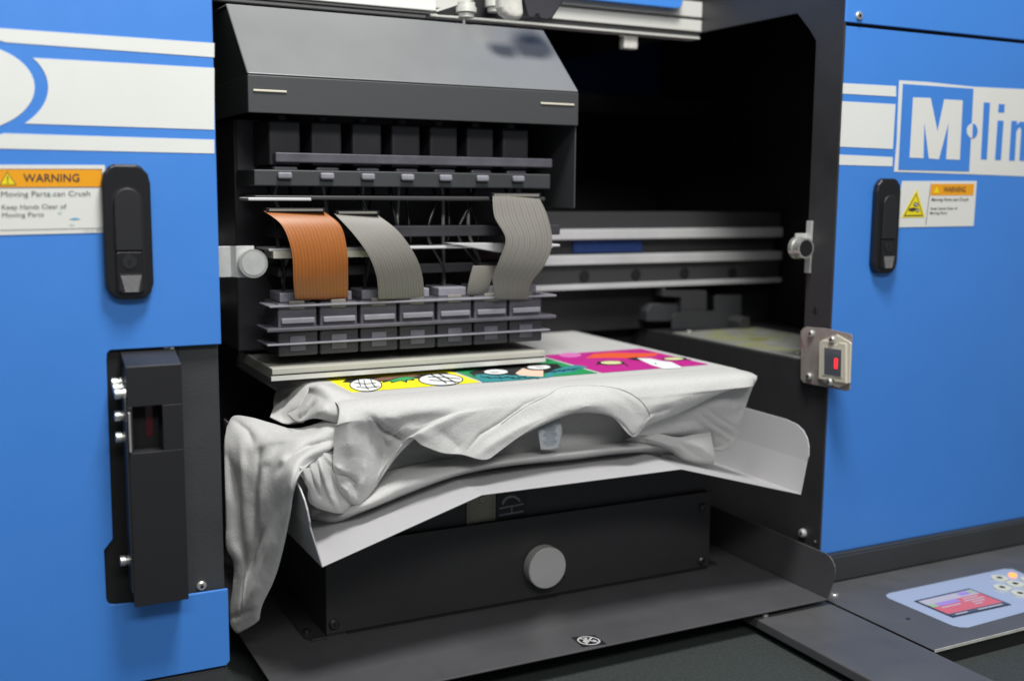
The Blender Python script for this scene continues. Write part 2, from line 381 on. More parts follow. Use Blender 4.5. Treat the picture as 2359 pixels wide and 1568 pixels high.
k.build('lettering', ['label_orange', 'label_line', 'label_ink', 'label_yellow', 'label_text', 'label_faint', 'stain_pale', 'stain_blue'], lo)

# --- second warning label, with the pictogram
lo, at = lab('warning_label', [(470, 668), (745, 668), (733, 834), (443, 839)], q6, prn)
k = MB()
k.mat(0).prism(quad(at, .385, .965, .062, .315, .0002), (0, .0001, 0))
k.mat(1).prism(quad(at, .372, .378, .05, .96, .0003), (0, .0001, 0))
k.mat(3).prism([at(.20, .175, .0003), at(.352, .79, .0003), at(.055, .79, .0003)], (0, .0001, 0))
for tri in ([at(.20, .26, .0005), at(.325, .76, .0005), at(.082, .76, .0005)],):
    k.mat(2).prism(tri, (0, .0001, 0))
k.mat(3).prism([at(.20, .30, .0007), at(.308, .735, .0007), at(.098, .735, .0007)], (0, .0001, 0))
k.mat(2).prism([at(.125, .60, .0009), at(.19, .57, .0009), at(.235, .60, .0009), at(.20, .66, .0009), at(.14, .655, .0009)], (0, .0001, 0))
for a, b in ((.225, .52), (.245, .64), (.20, .50)):
    k.mat(2).prism([at(a+.022*math.cos(t), b+.045*math.sin(t), .0009) for t in [2*math.pi*i/10 for i in range(10)]], (0, .0001, 0))
    k.mat(4).prism([at(a+.010*math.cos(t), b+.020*math.sin(t), .0011) for t in [2*math.pi*i/8 for i in range(8)]], (0, .0001, 0))
k.mat(3).prism([at(.46, .12, .0005), at(.50, .26, .0005), at(.42, .26, .0005)], (0, .0001, 0))
k.mat(2); text_into(k, 'WARNING', quad(at, .55, .85, .125, .245, .0005), (0, 0, 0), .012)
text_into(k, 'Moving Parts can Crush', quad(at, .41, .90, .37, .455, .0005), (0, 0, 0), .012)
text_into(k, 'Keep Hands Clear of', quad(at, .41, .76, .57, .64, .0005), (0, 0, 0), .010)
text_into(k, 'Moving Parts', quad(at, .41, .63, .67, .74, .0005), (0, 0, 0), .010)
k.build('lettering', ['label_orange', 'label_line', 'label_ink', 'label_yellow', 'label_white'], lo)

# --- side plate of the bay (its cut-out looks into the right cabinet)
yz = [(-.002, -.60), (-.002, .60), (.80, .60), (.80, .2305), (.084, .2290), (.060, .2060), (.0470, .1905), (.0455, -.2155), (.80, -.2165), (.80, -.60)]
MB().prism([(XR, y, z) for y, z in yz], (.0028, 0, 0)).build('side_plate', 'black_frame', prn, .0008)
MB().box(.9862, 1.245, .05, .78, -.60, -.2165).build('service_station', 'black_powder', prn, .001)
st = prn.children[-1]
a = P(*q8(1030, 38), 2, -.2148); b = P(*q8(1440, 18), 2, -.2148)
MB().box(.992, 1.16, .052, a.y, -.2163, -.2148).build('station_plate', 'station_plate', st, .0004)
for px_ in ((1120, 37), (1690, 150)):
    screw(st, P(*q8(*px_), 2, -.2147), (0, 0, 1), .004)
gb = [(615, 1378), (615, 1325), (630, 1308), (655, 1303), (793, 1300), (793, 1240), (805, 1234), (905, 1234), (905, 1374)]
yg = P(*q5(650, 1378), 2, -.2150).y
sheet_px('mounting_bracket', gb, 1, yg, (0, .003, 0), 'gray_powder', st, q5, .0006)
sheet_px('mounting_bracket', [(655, 1303), (655, 1243), (575, 1238), (575, 1200), (588, 1200), (590, 1215), (760, 1215), (760, 1300)], 1, yg+.012, (0, .02, 0), 'rail_dark', st, q5, .0006)
sheet_px('block', [(510, 1345), (510, 1300), (528, 1270), (640, 1268), (640, 1345)], 1, yg+.02, (0, .03, 0), 'gray_powder', st, q5, .002)
sheet_px('mounting_bracket', [(897, 1380), (897, 1345), (915, 1325), (940, 1325), (940, 1380)], 1, yg-.03, (0, .05, 0), 'rail_dark', st, q5, .0006)
# --- bay interior
MB().box(.2225, 1.27, .78, .80, -.60, .17).mat(1).box(.2225, 1.27, .78, .80, .1701, .60).mat(0).box(.2235, 1.245, .60, .62, .135, .168).mat(0).box(.2235, .982, .45, .78, -.60, -.21).build('bay_back_wall', ['interior_black', 'blue_wall_and_rail_glow'], prn)
MB().box(.2235, .982, .312, .78, .300, .42).build('bay_ceiling', 'interior_black', prn)
MB().box(.9860, 1.2495, .05, .7795, .300, .42).build('bay_ceiling', 'interior_black', prn)
# extruded beam above the opening
bm_ = MB().box(.56, .9825, .2855, .312, .2306, .2462).mat(1).box(.56, .9825, .289, .312, .2462, .2505).mat(0).box(.56, .9825, .2855, .312, .2505, .272).mat(1).box(.56, .9825, .290, .312, .2235, .2306).mat(0).box(.56, .9825, .289, .312, .2205, .2235)
bm_.build('profile_beam', ['anodised', 'anodised_groove'], prn, .0006)
cv = [(.66, .2572), (.928, .2572), (.934, .2585), (.9375, .2625), (.9386, .268), (.9386, .45), (.66, .45)]
MB().prism([(x, .272, z) for x, z in cv], (0, .010, 0)).build('top_cover', 'blue_paint', prn, .001, label='blue top cover above the aluminium beam')
lx = P(1005, 27, 1, .26)
MB().box(.2, lx.x, .26, .275, lx.z+.0005, .33).mat(1).box(.2, lx.x-.006, .262, .275, lx.z-.0035, lx.z-.0005).box(.2, lx.x-.012, .264, .275, lx.z-.0085, lx.z-.0045).build('lid', ['white_vinyl', 'anodised_groove'], prn, .001)
MB().prism(pl([(1005, 26), (1100, -3), (1190, -6), (1290, 8), (1240, 46), (1130, 42), (1010, 34)], 1, .2560), (0, .003, 0)).build('hinge_plate', 'interior_black', prn, .0006)
MB().prism(pl([(1003, 23), (1092, -4), (1097, -2), (1006, 28)], 1, .2552), (0, .0006, 0)).build('hinge_edge', 'anodised', prn)
# pieces hanging below the cover
o = sheet_px('hinge_bracket', [(700, -60), (740, 110), (752, 148), (798, 152), (812, 122), (832, 122), (848, 158), (905, 167), (945, 152), (1030, 20), (1040, -60), (980, -420), (800, -420)], 1, .160, (0, .014, 0), 'module_dark', prn, q12, .002)
o = sheet_px('clear_cap', [(512, -50), (516, 60), (540, 110), (590, 148), (640, 162), (690, 155), (722, 128), (712, 60), (700, -50)], 1, .158, (0, .018, 0), 'clear_plastic', prn, q12, .006, seg=4)
k = MB(); c = P(*q12(468, 20), 1, .235); k.cyl(c+Vector((0, 0, -.012)), (0, 0, 1), .009, .006, 24).cyl(c+Vector((0, 0, -.006)), (0, 0, 1), .012, .018, 24); k.build('bumper', 'anodised', prn, .001)
k = MB(); c = P(*q12(236, 105), 1, .235); k.cyl(c+Vector((0, 0, -.006)), (0, 0, 1), .010, .005, 24).cyl(c, (0, 0, 1), .0130, .006, 24).cyl(c+Vector((0, 0, .006)), (0, 0, 1), .011, .006, 24).cyl(c+Vector((-.003, 0, -.022)), (0, 0, 1), .0018, .017, 12); k.build('bumper', 'anodised', prn, .001)
k = MB(); c = P(*q12(1585, 335), 1, .30); k.box(c.x-.013, c.x+.010, .296, .31, c.z-.012, c.z+.008).mat(1).box(c.x-.020, c.x-.012, .296, .302, c.z+.004, c.z+.018); k.build('clip', ['clear_plastic', 'anodised'], prn, .002)
for p in ((1095, 312), (965, 308)):
    c = P(*q5(*p), 1, .60); MB().box(c.x-.012, c.x+.014, .586, .5995, c.z-.008, c.z+.008).build('clip', 'zinc', prn, .003)
# guide rail
yr = .40
rl = MB().box(.2236, 1.24, yr-.004, yr+.05, -.0553, -.0302).build('guide_rail', 'rail_dark', prn, .0008)
MB().box(.2236, 1.24, yr-.010, yr+.04, -.0712, -.0555).build('rail_strip', 'rail_light', rl, .0012)
MB().box(.2236, 1.24, yr-.010, yr+.04, -.1092, -.0949).build('rail_strip', 'rail_light', rl, .0012)
MB().box(.2236, 1.24, yr+.012, yr+.03, -.0949, -.0712).mat(1).box(.845, .97, yr+.006, yr+.012, -.092, -.074).build('rail_channel', ['rail_dark', 'blue_wall_and_rail_glow'], rl)  # blue strip puts the reflected blue glow of the gap into colour
MB().box(.2236, 1.24, yr-.004, yr+.04, -.1388, -.1093).build('rail_bar', 'rail_dark', rl, .0005)
MB().box(.2236, 1.24, yr-.012, yr+.04, -.1468, -.1390).build('rail_lip', 'rail_light', rl, .001)
for p in ((247, 1155), (462, 1149), (665, 1142), (865, 1140)):
    c = P(*q5(*p), 1, yr-.004)
    MB().cyl(c, (0, -1, 0), .0088, .0012, 24).mat(1).cyl(c+Vector((-.0012, -.0012, .0008)), (0, -1, 0), .0062, .0003, 24).build('screw', ['dark_steel', 'slot_black'], rl)
MB().box(.2236, 1.24, yr+.02, yr+.06, -.2150, -.147).build('rail_support', 'interior_black', rl)
# magnetic catches
c = P(581, 606, 1, .012)
zc = -.069
k = MB().box(.2236, .2385, .018, .0195, zc-.0148, zc+.0148).prism([(.2385, .018, zc-.0148), (.2385, .0195, zc-.0148), (.2425, .0145, zc-.0148), (.2425, .013, zc-.0148)], (0, 0, .0296)).box(.2425, .2600, .013, .0145, zc-.0150, zc+.0150)
mc = k.build('magnetic_catch', 'zinc', prn, .0004, label='round magnetic catch on a bent zinc bracket beside the left panel')
MB().cyl((c.x-.0005, .0125, c.z), (0, -1, 0), .0137, .008, 40).mat(1).cyl((c.x-.0005, .0044, c.z), (0, -1, 0), .0112, .0004, 40).build('magnet', ['steel', 'zinc'], mc, .0006)
c = P(1857, 572, 1, .026)
k = MB().box(.9795, .9825, .036, .046, -.1005, -.034).box(.962, .9825, .0445, .047, c.z-.014, c.z+.018)
mc = k.build('magnetic_catch', 'zinc', prn, .0006, label='magnetic catch on the dark side plate right of the bay')
MB().cyl((c.x, .044, c.z), (0, -1, 0), .0142, .006, 36).cyl((c.x, .040, c.z), (0, -1, 0), .0128, .014, 36).mat(1).cyl((c.x, .0262, c.z), (0, -1, 0), .0105, .0004, 36).build('magnet', ['steel', 'slot_black'], mc, .0008)
# sensor on its bracket
XS = .9775
k = MB().prism(pl([(292, 965), (305, 945), (330, 934), (470, 945), (650, 985), (667, 998), (650, 1395), (632, 1409), (400, 1365), (308, 1345), (288, 1318)], 0, XS, q13), (-.0015, 0, 0))
k.prism(pl([(300, 965), (400, 960), (400, 1300), (300, 1310)], 0, .982, q13), (-.0045, 0, 0))
sb = k.build('sensor_bracket', 'stained_steel', prn, .0004)
k = MB().prism(pl([(418, 1045), (435, 1032), (490, 1040), (505, 1062), (545, 1068), (560, 1052), (612, 1060), (612, 1352), (535, 1340), (520, 1322), (478, 1316), (465, 1328), (412, 1318)], 0, .9705, q13), (.0052, 0, 0))
k.prism(pl([(500, 1005), (545, 992), (640, 1045), (650, 1060), (640, 1350), (560, 1385), (440, 1340), (430, 1040)], 0, .9730, q13), (.0025, 0, 0))
sh = k.build('sensor_housing', 'sensor_housing', sb, .0006)
sheet_px('bezel', [(447, 1080), (590, 1098), (585, 1312), (442, 1290)], 0, .9702, (-.0003, 0, 0), 'cream_plastic', sb, q13)
sheet_px('lens', [(457, 1088), (582, 1105), (578, 1302), (456, 1282)], 0, .9698, (-.0003, 0, 0), 'lens_dark', sb, q13)
sheet_px('indicator_lamp', [(532, 1166), (556, 1171), (551, 1246), (529, 1241)], 0, .9694, (-.0003, 0, 0), 'red_light', sb, q13, label='red glowing bar behind the sensor window')
for p in ((365, 985), (348, 1300)): screw(sb, P(*q13(*p), 0, XS-.0016), (-1, 0, 0), .0050, h=.004)
for p in ((520, 1028), (500, 1340)): screw(sb, P(*q13(*p), 0, XS-.0060), (-1, 0, 0), .0050, h=.004)
screw(prn, P(*q8(1718, 1085), 0, XR), (-1, 0, 0), .0058, mats=('zinc', 'slot_black'), h=.005)
screw(prn, P(*q13(393, 808), 0, XR), (-1, 0, 0), .0042, mats=('dark_steel', 'slot_black'), h=.0015)
screw(prn, P(*q8(1778, 1130), 0, XR), (-1, 0, 0), .0016, h=.001)
# --- black housing on the left
hx0, hx1 = .1322, .1806
wq = pl([(185, 403), (318, 395), (325, 585), (188, 600)], 1, -.03, q2)
wx0, wx1, wz0, wz1 = hx0+.0045, wq[1].x, wq[3].z, wq[0].z
zt, zb_ = -.1573, -.3800
k = MB()
k.prism([(hx0, -.0298, zt), (hx0, .0035, -.1468), (hx0, .0035, -.1515), (hx0, -.0298, -.162)], (hx1-hx0, 0, 0))
k.box(hx0, hx1, -.030, -.0275, wz1, zt-.0002).box(hx0, hx1, -.030, -.0275, zb_, wz0).box(hx0, wx0, -.030, -.0275, wz0, wz1).box(wx1, hx1, -.030, -.0275, wz0, wz1)
k.box(hx0, hx1, -.0275, -.0265, -.380, wz0-.001)
k.box(hx1-.0015, hx1, -.0274, .0035, -.379, -.160).box(hx0, hx0+.0015, -.0274, .0035, -.372, -.160).box(hx0+.002, hx1-.002, -.0274, .0035, -.379, -.377)
dh = k.build('sensor_cover', 'black_plastic_matt', prn, .0006, label='tall black metal cover with a square window')
mat('red_reflection', (.07, .004, .01), .25)  # painted strip for the red reflection inside the cover window
MB().box(wx0, wx1, -.0272, -.008, wz0-.0015, wz0-.0002).mat(1).box(wx0, wx1, -.008, -.0068, wz0, wz1).mat(2).box(wx1-.0115, wx1-.0055, -.0086, -.0081, wz0+.010, wz1-.004).build('window_recess', ['black_powder', 'slot_black', 'red_reflection'], dh)
k = MB().box(hx0-.0022, hx0-.0006, -.0335, -.014, -.365, -.205).prism([(hx0-.0022, -.0335, -.205), (hx0-.0022, -.014, -.205), (hx0-.0022, -.010, -.176), (hx0-.0022, -.0300, -.187)], (.0016, 0, 0))
k.build('edge_strip', 'dark_steel', dh, .0003)
MB().box(hx0+.0002, hx0+.0022, -.0345, -.0302, wz0+.002, wz1-.004).build('edge_strip', 'steel', dh, .0004)
for (u, v, dy) in ((100, 300, -.008), (122, 322, -.016), (140, 345, -.026), (128, 440, -.020), (140, 530, -.022), (130, 1058, -.018)):
    zz = P(*q2(u, v), 1, dy).z
    MB().cyl((hx0-.0005, dy, zz), (-1, 0, 0), .0050, .0022, 24).cyl((hx0-.0027, dy, zz), (-1, 0, 0), .0038, .0022, 24).cyl((hx0-.0049, dy, zz), (-1, 0, 0), .0047, .0045, 24).build('bolt', 'steel', dh, .0004)

# --- control console
ZC = -.500
co = MB().box(.9485, 2.0, -.2235, -.0135, -.5015, ZC).mat(1).box(.952, 2.0, -.2235, -.0135, -.60, -.5018).build('control_console', ['console_paint', 'slot_black'], prn, .0006)
MB().box(.9492, 2.0, -.2245, -.2237, -.5030, -.4998).build('edge_trim', 'clear_plastic', co)
def onC(x, y, z=ZC): return P(*q9(x, y), 2, z)
cl_pts = [(1225, 915), (1250, 900), (2120, 715), (2190, 715), (2260, 745), (2700, 940), (2700, 960), (2400, 1010), (1855, 1160), (1790, 1158), (1730, 1145), (1240, 935)]
MB().prism([onC(*p, ZC+.0003) for p in cl_pts], (0, 0, .0006)).build('control_panel', 'console_label', co)
cp = co.children[-1]
scq = [onC(*p, ZC+.0012) for p in ((1440, 958), (1862, 862), (2182, 985), (1735, 1083))]
def sq(u, v, dz=0):
    tl, tr, br, bl = scq; p = (tl*(1-u)+tr*u)*(1-v)+(bl*(1-u)+br*u)*v; return p+Vector((0, 0, dz))
k = MB(); k.mat(0).prism(scq, (0, 0, .0005))
def sr(m, u0, u1, v0, v1, dz): k.mat(m).prism([sq(u0, v0, dz), sq(u1, v0, dz), sq(u1, v1, dz), sq(u0, v1, dz)], (0, 0, .0001))
sr(1, .03, .97, .06, .30, .0006); sr(2, .03, .97, .30, .84, .0006); sr(4, .03, .97, .84, .96, .0006); sr(3, .03, .52, .31, .46, .0008); sr(5, .03, .14, .31, .46, .0010)
sr(3, .68, .85, .10, .24, .0008); sr(5, .86, .93, .10, .24, .0008)
for i, (u0, u1, v) in enumerate(((.12, .45, .52), (.60, .86, .36), (.55, .90, .46), (.62, .84, .56), (.60, .74, .66), (.10, .30, .90), (.48, .9, .90))):
    sr(1, u0, u1, v, v+.045, .0009)
k.build('display', ['screen_frame', 'screen_gray', 'screen_red', 'screen_purple', 'lens_dark', 'screen_green'], co)
for (u, v) in ((2092, 788), (2112, 860), (2212, 832), (2320, 800), (2250, 905)):
    c = onC(u, v, ZC+.001); MB().cyl(c, (0, 0, 1), .0108, .0018, 32).mat(1).cyl(c+Vector((0, 0, .0018)), (0, 0, 1), .0042, .0002, 6, smooth=False).build('button', ['button_cream', 'slot_black'], co, .0006)
c = onC(2192, 765, ZC+.001); MB().cyl(c, (0, 0, 1), .0050, .0025, 24).build('indicator_lamp', 'orange_light', co)
for (u, v) in ((1395, 1092), (1462, 903)):
    c = onC(u, v, ZC+.0001); MB().cyl(c, (0, 0, 1), .0028, .0003, 16).build('rivet', 'dark_steel', co)
screw(co, onC(835, 915), (0, 0, 1), .0050)
MB().box(.8300, .9455, -.52, -.02, -.5125, -.5005).build('support_arm', 'console_paint', prn, .002, seg=3)
screw(prn.children[-1], P(*q9(305, 1072), 2, -.5004), (0, 0, 1), .004)

# ================================================================ CARRIAGE
pc = thing('print_carriage', 'wide print head carriage with slanted light gray hood and orange and gray ribbon cables', 'print head', (.49, .2, -.2))
YC = .14
z_ = lambda D_, y=YC: P(940, D_, 1, y).z
x_ = lambda D_, y=YC, v=600: P(D_, v, 1, y).x
HX0, HX1 = .2885, .6935
k = MB(); t = .002
zt0, zb0 = .1215, .2055
k.prism([(HX0, YC, zt0), (HX0, .232, zb0), (HX0, .236, zb0), (HX0, .50, .212), (HX0, .50, .209), (HX0, .236, zb0-.003), (HX0, YC+.003, zt0-.002)], (HX1-HX0, 0, 0))
hd = k.build('hood', 'hood_gray', pc, .0015)
MB().box(HX0, HX1, YC, YC+.003, .0805, .1200).box(HX0, HX0+.002, YC+.004, .50, .081, .120).box(HX1-.002, HX1, YC+.004, .5, -.02, .120).build('front_band', 'hood_band', pc, .001)
fb = pc.children[-1]
for (u, w, v) in ((583, 660, 211), (1245, 1322, 241)):
    a = P(u, v-3, 1, YC); b = P(w, v+1, 1, YC)
    MB().box(a.x, b.x, YC-.0015, YC-.0002, (a.z+b.z)/2-.0012, (a.z+b.z)/2+.0012).build('screw_streak', 'sensor_housing', fb, .0005)  # added strips stand in for the smeared streaks of moving screw heads
MB().prism([(HX0+.001, YC+.004, .119), (HX0+.001, .236, .200), (HX0+.001, .48, .205), (HX0+.001, .48, .119)], (.002, 0, 0)).build('hood_cheek', 'hood_band', hd)
MB().prism([(HX1-.003, YC+.004, .119), (HX1-.003, .236, .200), (HX1-.003, .48, .205), (HX1-.003, .48, .119)], (.002, 0, 0)).build('hood_cheek', 'hood_band', hd)
# core
MB().box(.296, .672, .245, .37, -.19, .08).box(.300, .68, .37, .394, -.14, -.02).build('carriage_body', 'module_dark', pc, .002)
rnd = random.Random(3)
def cbar(name, x0, x1, d0_, d1_, y0, y1, m, bev=.0015):
    return MB().box(x_(x0, y0), x_(x1, y0), y0, y1, z_(d1_, y0), z_(d0_, y0)).build(name, m, pc, bev)
# upright ink cartridges / dampers
for i in range(7):
    x0 = .318+i*.048
    k = MB().box(x0, x0+.036, .172, .243, .026, .076).mat(1).box(x0+.004, x0+.032, .168, .2418, .004, .0258)
    k.mat(0).cyl((x0+.018, .190, .0755), (0, 0, 1), .008, .006, 20)
    k.build('ink_damper', ['module_dark', 'module_mid'], pc, .003, seg=3)
cbar('manifold', 640, 1270, 358, 380, .160, .24, 'module_mid')
cbar('manifold', 590, 1266, 396, 432, .156, .24, 'gray_powder')
mf = pc.children[-1]
for i in range(7):
    x0 = .322+i*.048
    MB().box(x0, x0+.016, .150, .156, z_(416, .15), z_(401, .15)).build('fitting', 'module_light', mf, .002)
cbar('cross_bar', 590, 1255, 452, 462, .150, .20, 'rail_dark')
cbar('cross_bar', 575, 720, 457, 464, .148, .19, 'rail_light', .001)
cbar('cross_bar', 640, 1290, 520, 545, .165, .23, 'module_dark')
cbar('cross_bar', 620, 1290, 568, 574, .152, .21, 'rail_light', .001)
cbar('circuit_board', 630, 930, 574, 590, .150, .19, 'cream_plastic', .001)
k = pl([(1030, 560), (1260, 560), (1275, 570), (1240, 580), (1150, 582)], 1, .1475)
MB().prism(k, (0, .012, 0)).build('clip_bracket', 'rail_light', pc, .001)
cbar('cross_bar', 640, 1240, 608, 630, .175, .23, 'module_dark')
# print heads, two stepped rows
for i in range(7):
    x0 = .3185+i*.0480
    k = MB().box(x0, x0+.044, .150, .21, z_(745), z_(690)).mat(1).box(x0+.004, x0+.040, .156, .20, z_(690)+.0002, z_(668)).mat(2).box(x0+.012, x0+.030, .1470, .1498, z_(703), z_(684)).mat(1).box(x0+.003, x0+.041, .146, .1498, z_(735), z_(722))
    h = k.build('print_head', ['module_mid', 'module_light', 'ribbon_gray'], pc, .002)
    MB().box(x0-.001, x0+.0445, .148, .22, z_(806), z_(750)).build('nozzle_block', 'module_dark', h, .002)
    MB().box(x0+.012, x0+.030, .1465, .1478, z_(795), z_(762)).build('coupling', 'module_mid', h, .001)
cbar('head_clamp', 618, 1284, 692, 697, .1435, .19, 'module_light', .001)
cbar('head_clamp', 612, 1284, 742, 750, .1425, .19, 'module_mid', .001)
cbar('head_clamp', 612, 1270, 776, 780, .1430, .19, 'module_light', .0008)
bp_ = MB().box(.308, .652, YC, .30, -.2085, -.1955).build('base_plate', 'base_yellow_reflect', pc, .0012)
MB().box(.306, .650, YC-.0040, YC-.0002, -.2088, -.2040).mat(1).box(.302, .650, YC-.0012, YC-.0001, -.2036, -.2024).build('wiper_edge', ['anodised', 'slot_black'], bp_)
MB().box(.300, .668, .2435, .2448, -.005, .079).build('haze_panel', 'module_mid', pc)  # added mid-gray sheet, lifts the black gaps between dampers to a gray haze
for (u0, u1, v) in ((612, 748, 484), (772, 872, 490), (1130, 1244, 450)):
    a = P(u0, v+5, 1, .146); b = P(u1, v-5, 1, .146)
    MB().box(a.x, b.x, .143, .158, a.z, b.z).mat(1).box(a.x+.003, b.x-.003, .1422, .1429, a.z+.0012, b.z-.0012).build('connector', ['black_plastic', 'ribbon_gray'], pc, .0006)
# ink tubes looping from the manifold down to the heads
for i in range(7):
    xa = .322+i*.048+rnd.uniform(-.004, .004); xb = .330+i*.0480
    for kk, (dx, m) in enumerate(((0, 'tube_black'), (.012, 'tube_clear'), (.022, 'tube_black'))):
        yb_ = .172+.012*kk+rnd.uniform(-.004, .004)
        path = [Vector((xa+dx, .185, .012)), Vector((xa+dx+rnd.uniform(-.006, .006), yb_, -.012)), Vector((xa+dx+rnd.uniform(-.016, .016), yb_-.006, -.052)), Vector((xb+dx*.7+rnd.uniform(-.01, .01), yb_, -.095)), Vector((xb+dx*.7, .180, -.136))]
        sp = []
        for t_ in range(4):
            for u_ in range(6):
                q_ = u_/6; a_, b_, c_, d_ = path[max(t_-1, 0)], path[t_], path[t_+1], path[min(t_+2, 4)]
                sp.append(.5*((2*b_)+(c_-a_)*q_+(2*a_-5*b_+4*c_-d_)*q_*q_+(3*b_-a_-3*c_+d_)*q_**3))
        sp.append(path[-1])
        MB().tube(sp, .0022, 8).build('ink_tube', m, pc)
# ribbon cables
def cr(p, n):
    """Catmull-Rom through p, n steps per span"""
    out = []; q = [p[0]]+list(p)+[p[-1]]
    for i in range(1, len(q)-2):
        for j in range(n):
            t = j/n; a, b, c_, d = (Vector(q[i-1]), Vector(q[i]), Vector(q[i+1]), Vector(q[i+2]))
            out.append(.5*((2*b)+(c_-a)*t+(2*a-5*b+4*c_-d)*t*t+(3*b-a-3*c_+d)*t**3))
    out.append(Vector(p[-1])); return out
def ribbon(name, L_, R_, m, y=.14, bulge=.02, th=.0004):
    A = cr([(a, b, 0) for a, b in L_], 8); B = cr([(a, b, 0) for a, b in R_], 8); n = len(A); vs = []; w = 48
    for i in range(n):
        yy = y-bulge*math.sin(math.pi*i/(n-1))
        pa = P(A[i].x, A[i].y, 1, yy); pb = P(B[i].x, B[i].y, 1, yy+.006)
        for j in range(w+1): vs.append(pa.lerp(pb, j/w)+Vector((0, .0007*(j % 2), 0)))
    fs = [(i*(w+1)+j, i*(w+1)+j+1, (i+1)*(w+1)+j+1, (i+1)*(w+1)+j) for i in range(n-1) for j in range(w)]
    mb_ = MB()
    mb_.add(vs, fs, True)
    mb_.m = [1 if (q_ % w) % 3 == 1 else 0 for q_ in range(len(fs))]
    return mb_.build(name, [m, m+'_line'], pc, solid=th)
ribbon('ribbon_cable', [(608, 486), (650, 520), (672, 580), (676, 650), (680, 690)], [(745, 487), (785, 520), (800, 580), (802, 640), (802, 690)], 'ribbon_orange', .146)
pc.children[-1]['label'] = 'orange ribbon cable'
ribbon('ribbon_cable', [(770, 492), (815, 540), (850, 590), (868, 640), (872, 690)], [(868, 494), (915, 530), (952, 580), (972, 630), (978, 690)], 'ribbon_gray', .144)
ribbon('ribbon_cable', [(1135, 452), (1140, 500), (1165, 550), (1150, 600), (1135, 640), (1142, 690)], [(1240, 452), (1262, 500), (1272, 560), (1255, 610), (1225, 650), (1215, 690)], 'ribbon_gray', .140)
ribbon('ribbon_cable', [(1090, 612), (1080, 650), (1075, 680)], [(1150, 612), (1130, 650), (1125, 680)], 'ribbon_gray', .152, .004)

# ================================================================ PLATEN STAND
ps = thing('platen_stand', 'black platen stand with a folded gray tray and a round metal knob', 'platen stand', (.6, .15, -.4915))
ZP = -.4915
MB().box(.2632, .935, -.0700, .62, ZP-.0025, ZP).build('base_plate', 'plate_powder', ps, .001)
bpl = ps.children[-1]
fl = [(-.0700, ZP), (-.0745, -.478), (-.0800, -.462), (-.0812, -.4540), (-.0800, -.4475), (-.0760, -.4415), (-.0700, -.4375), (-.0630, -.4358), (.50, -.4345), (.50, ZP)]
MB().prism([(.9350, y, z) for y, z in fl], (.0022, 0, 0)).build('side_flange', 'plate_powder', ps, .0007)
YB = .083
bx = MB().box(.3478, .8712, YB, YB+.002, ZP+.0030, -.3868).box(.3484, .8706, YB+.0022, .50, ZP, -.3880).build('stand_box', 'box_powder', ps, .0008)
MB().box(.352, .8690, YB+.0085, .48, -.3878, -.3540).box(.462, .748, YB+.0085, .48, -.3538, -.3165).build('riser', 'box_powder', ps, .0006)
k = MB().prism([(.3478, YB-.004, ZP+.0004), (.3478, .44, ZP+.0004), (.3260, .44, ZP+.0004), (.3240, YB+.030, ZP+.0004), (.3250, YB+.006, ZP+.0004), (.3300, YB-.004, ZP+.0004)], (0, 0, .0020))
MB().prism([(.8712, YB+.003, ZP+.0004), (.8712, .44, ZP+.0004), (.8900, .44, ZP+.0004), (.8900, YB+.006, ZP+.0004)], (0, 0, .0020)).build('mounting_foot', 'box_powder', ps, .0006)
k.build('mounting_foot', 'box_powder', ps, .0006)
mf = ps.children[-1]
screw(mf, P(*q7(492, 1470), 2, ZP+.0026), (0, 0, 1), .0048, mats=('dark_steel', 'slot_black'))
MB().box(.372, .8690, YB-.0006, YB+.003, ZP+.0002, ZP+.0028).build('gap', 'slot_black', bx)
MB().box(.612, .640, YB-.0035, YB, ZP+.0002, ZP+.0022).build('tab', 'slot_black', bx, .0005)
for u, v in ((769, 1436), (1616, 1290), (1620, 1167)): screw(bx, P(u, v, 1, YB-.0002), (0, -1, 0), .0058, mats=('dark_steel', 'slot_black'), h=.004)
kc = P(1262, 1308, 1, .0665)
k = MB().cyl((kc.x, .0808, kc.z), (0, -1, 0), .0252, .0130, 72).mat(1).cyl((kc.x, .0678, kc.z), (0, -1, 0), .0247, .0012, 72).mat(2)
kp = P(*q11(1497, 546), 1, .0664)
k.cyl((kp.x-.001, .0667, kp.z), (0, -1, 0), .0016, .0004, 12)
# brushed face with circular grain
m = mat('knob_face', (.85, .85, .83), .38, .6)
nt = m.node_tree; b = nt.nodes['Principled BSDF']
tc = nt.nodes.new('ShaderNodeTexCoord'); vm = nt.nodes.new('ShaderNodeVectorMath'); vm.operation = 'DISTANCE'
vm.inputs[1].default_value = (0, .0664, 0)
nt.links.new(tc.outputs['Object'], vm.inputs[0])
cmb = nt.nodes.new('ShaderNodeCombineXYZ'); nt.links.new(vm.outputs['Value'], cmb.inputs[0])
ns = nt.nodes.new('ShaderNodeTexNoise'); ns.inputs['Scale'].default_value = 1500; ns.inputs['Detail'].default_value = 3; nt.links.new(cmb.outputs[0], ns.inputs['Vector'])
bu = nt.nodes.new('ShaderNodeBump'); bu.inputs['Strength'].default_value = .3; bu.inputs['Distance'].default_value = .0004
nt.links.new(ns.outputs['Fac'], bu.inputs['Height']); nt.links.new(bu.outputs[0], b.inputs['Normal'])
tg = nt.nodes.new('ShaderNodeTangent'); tg.direction_type = 'RADIAL'; tg.axis = 'Y'
b.inputs['Anisotropic'].default_value = .9
k.v = [v-Vector((kc.x, 0, kc.z)) for v in k.v]
kn = k.build('knob', ['knob_side', 'knob_face', 'slot_black'], ps, .0005); kn.location = Vector((kc.x, 0, kc.z))-ps.location
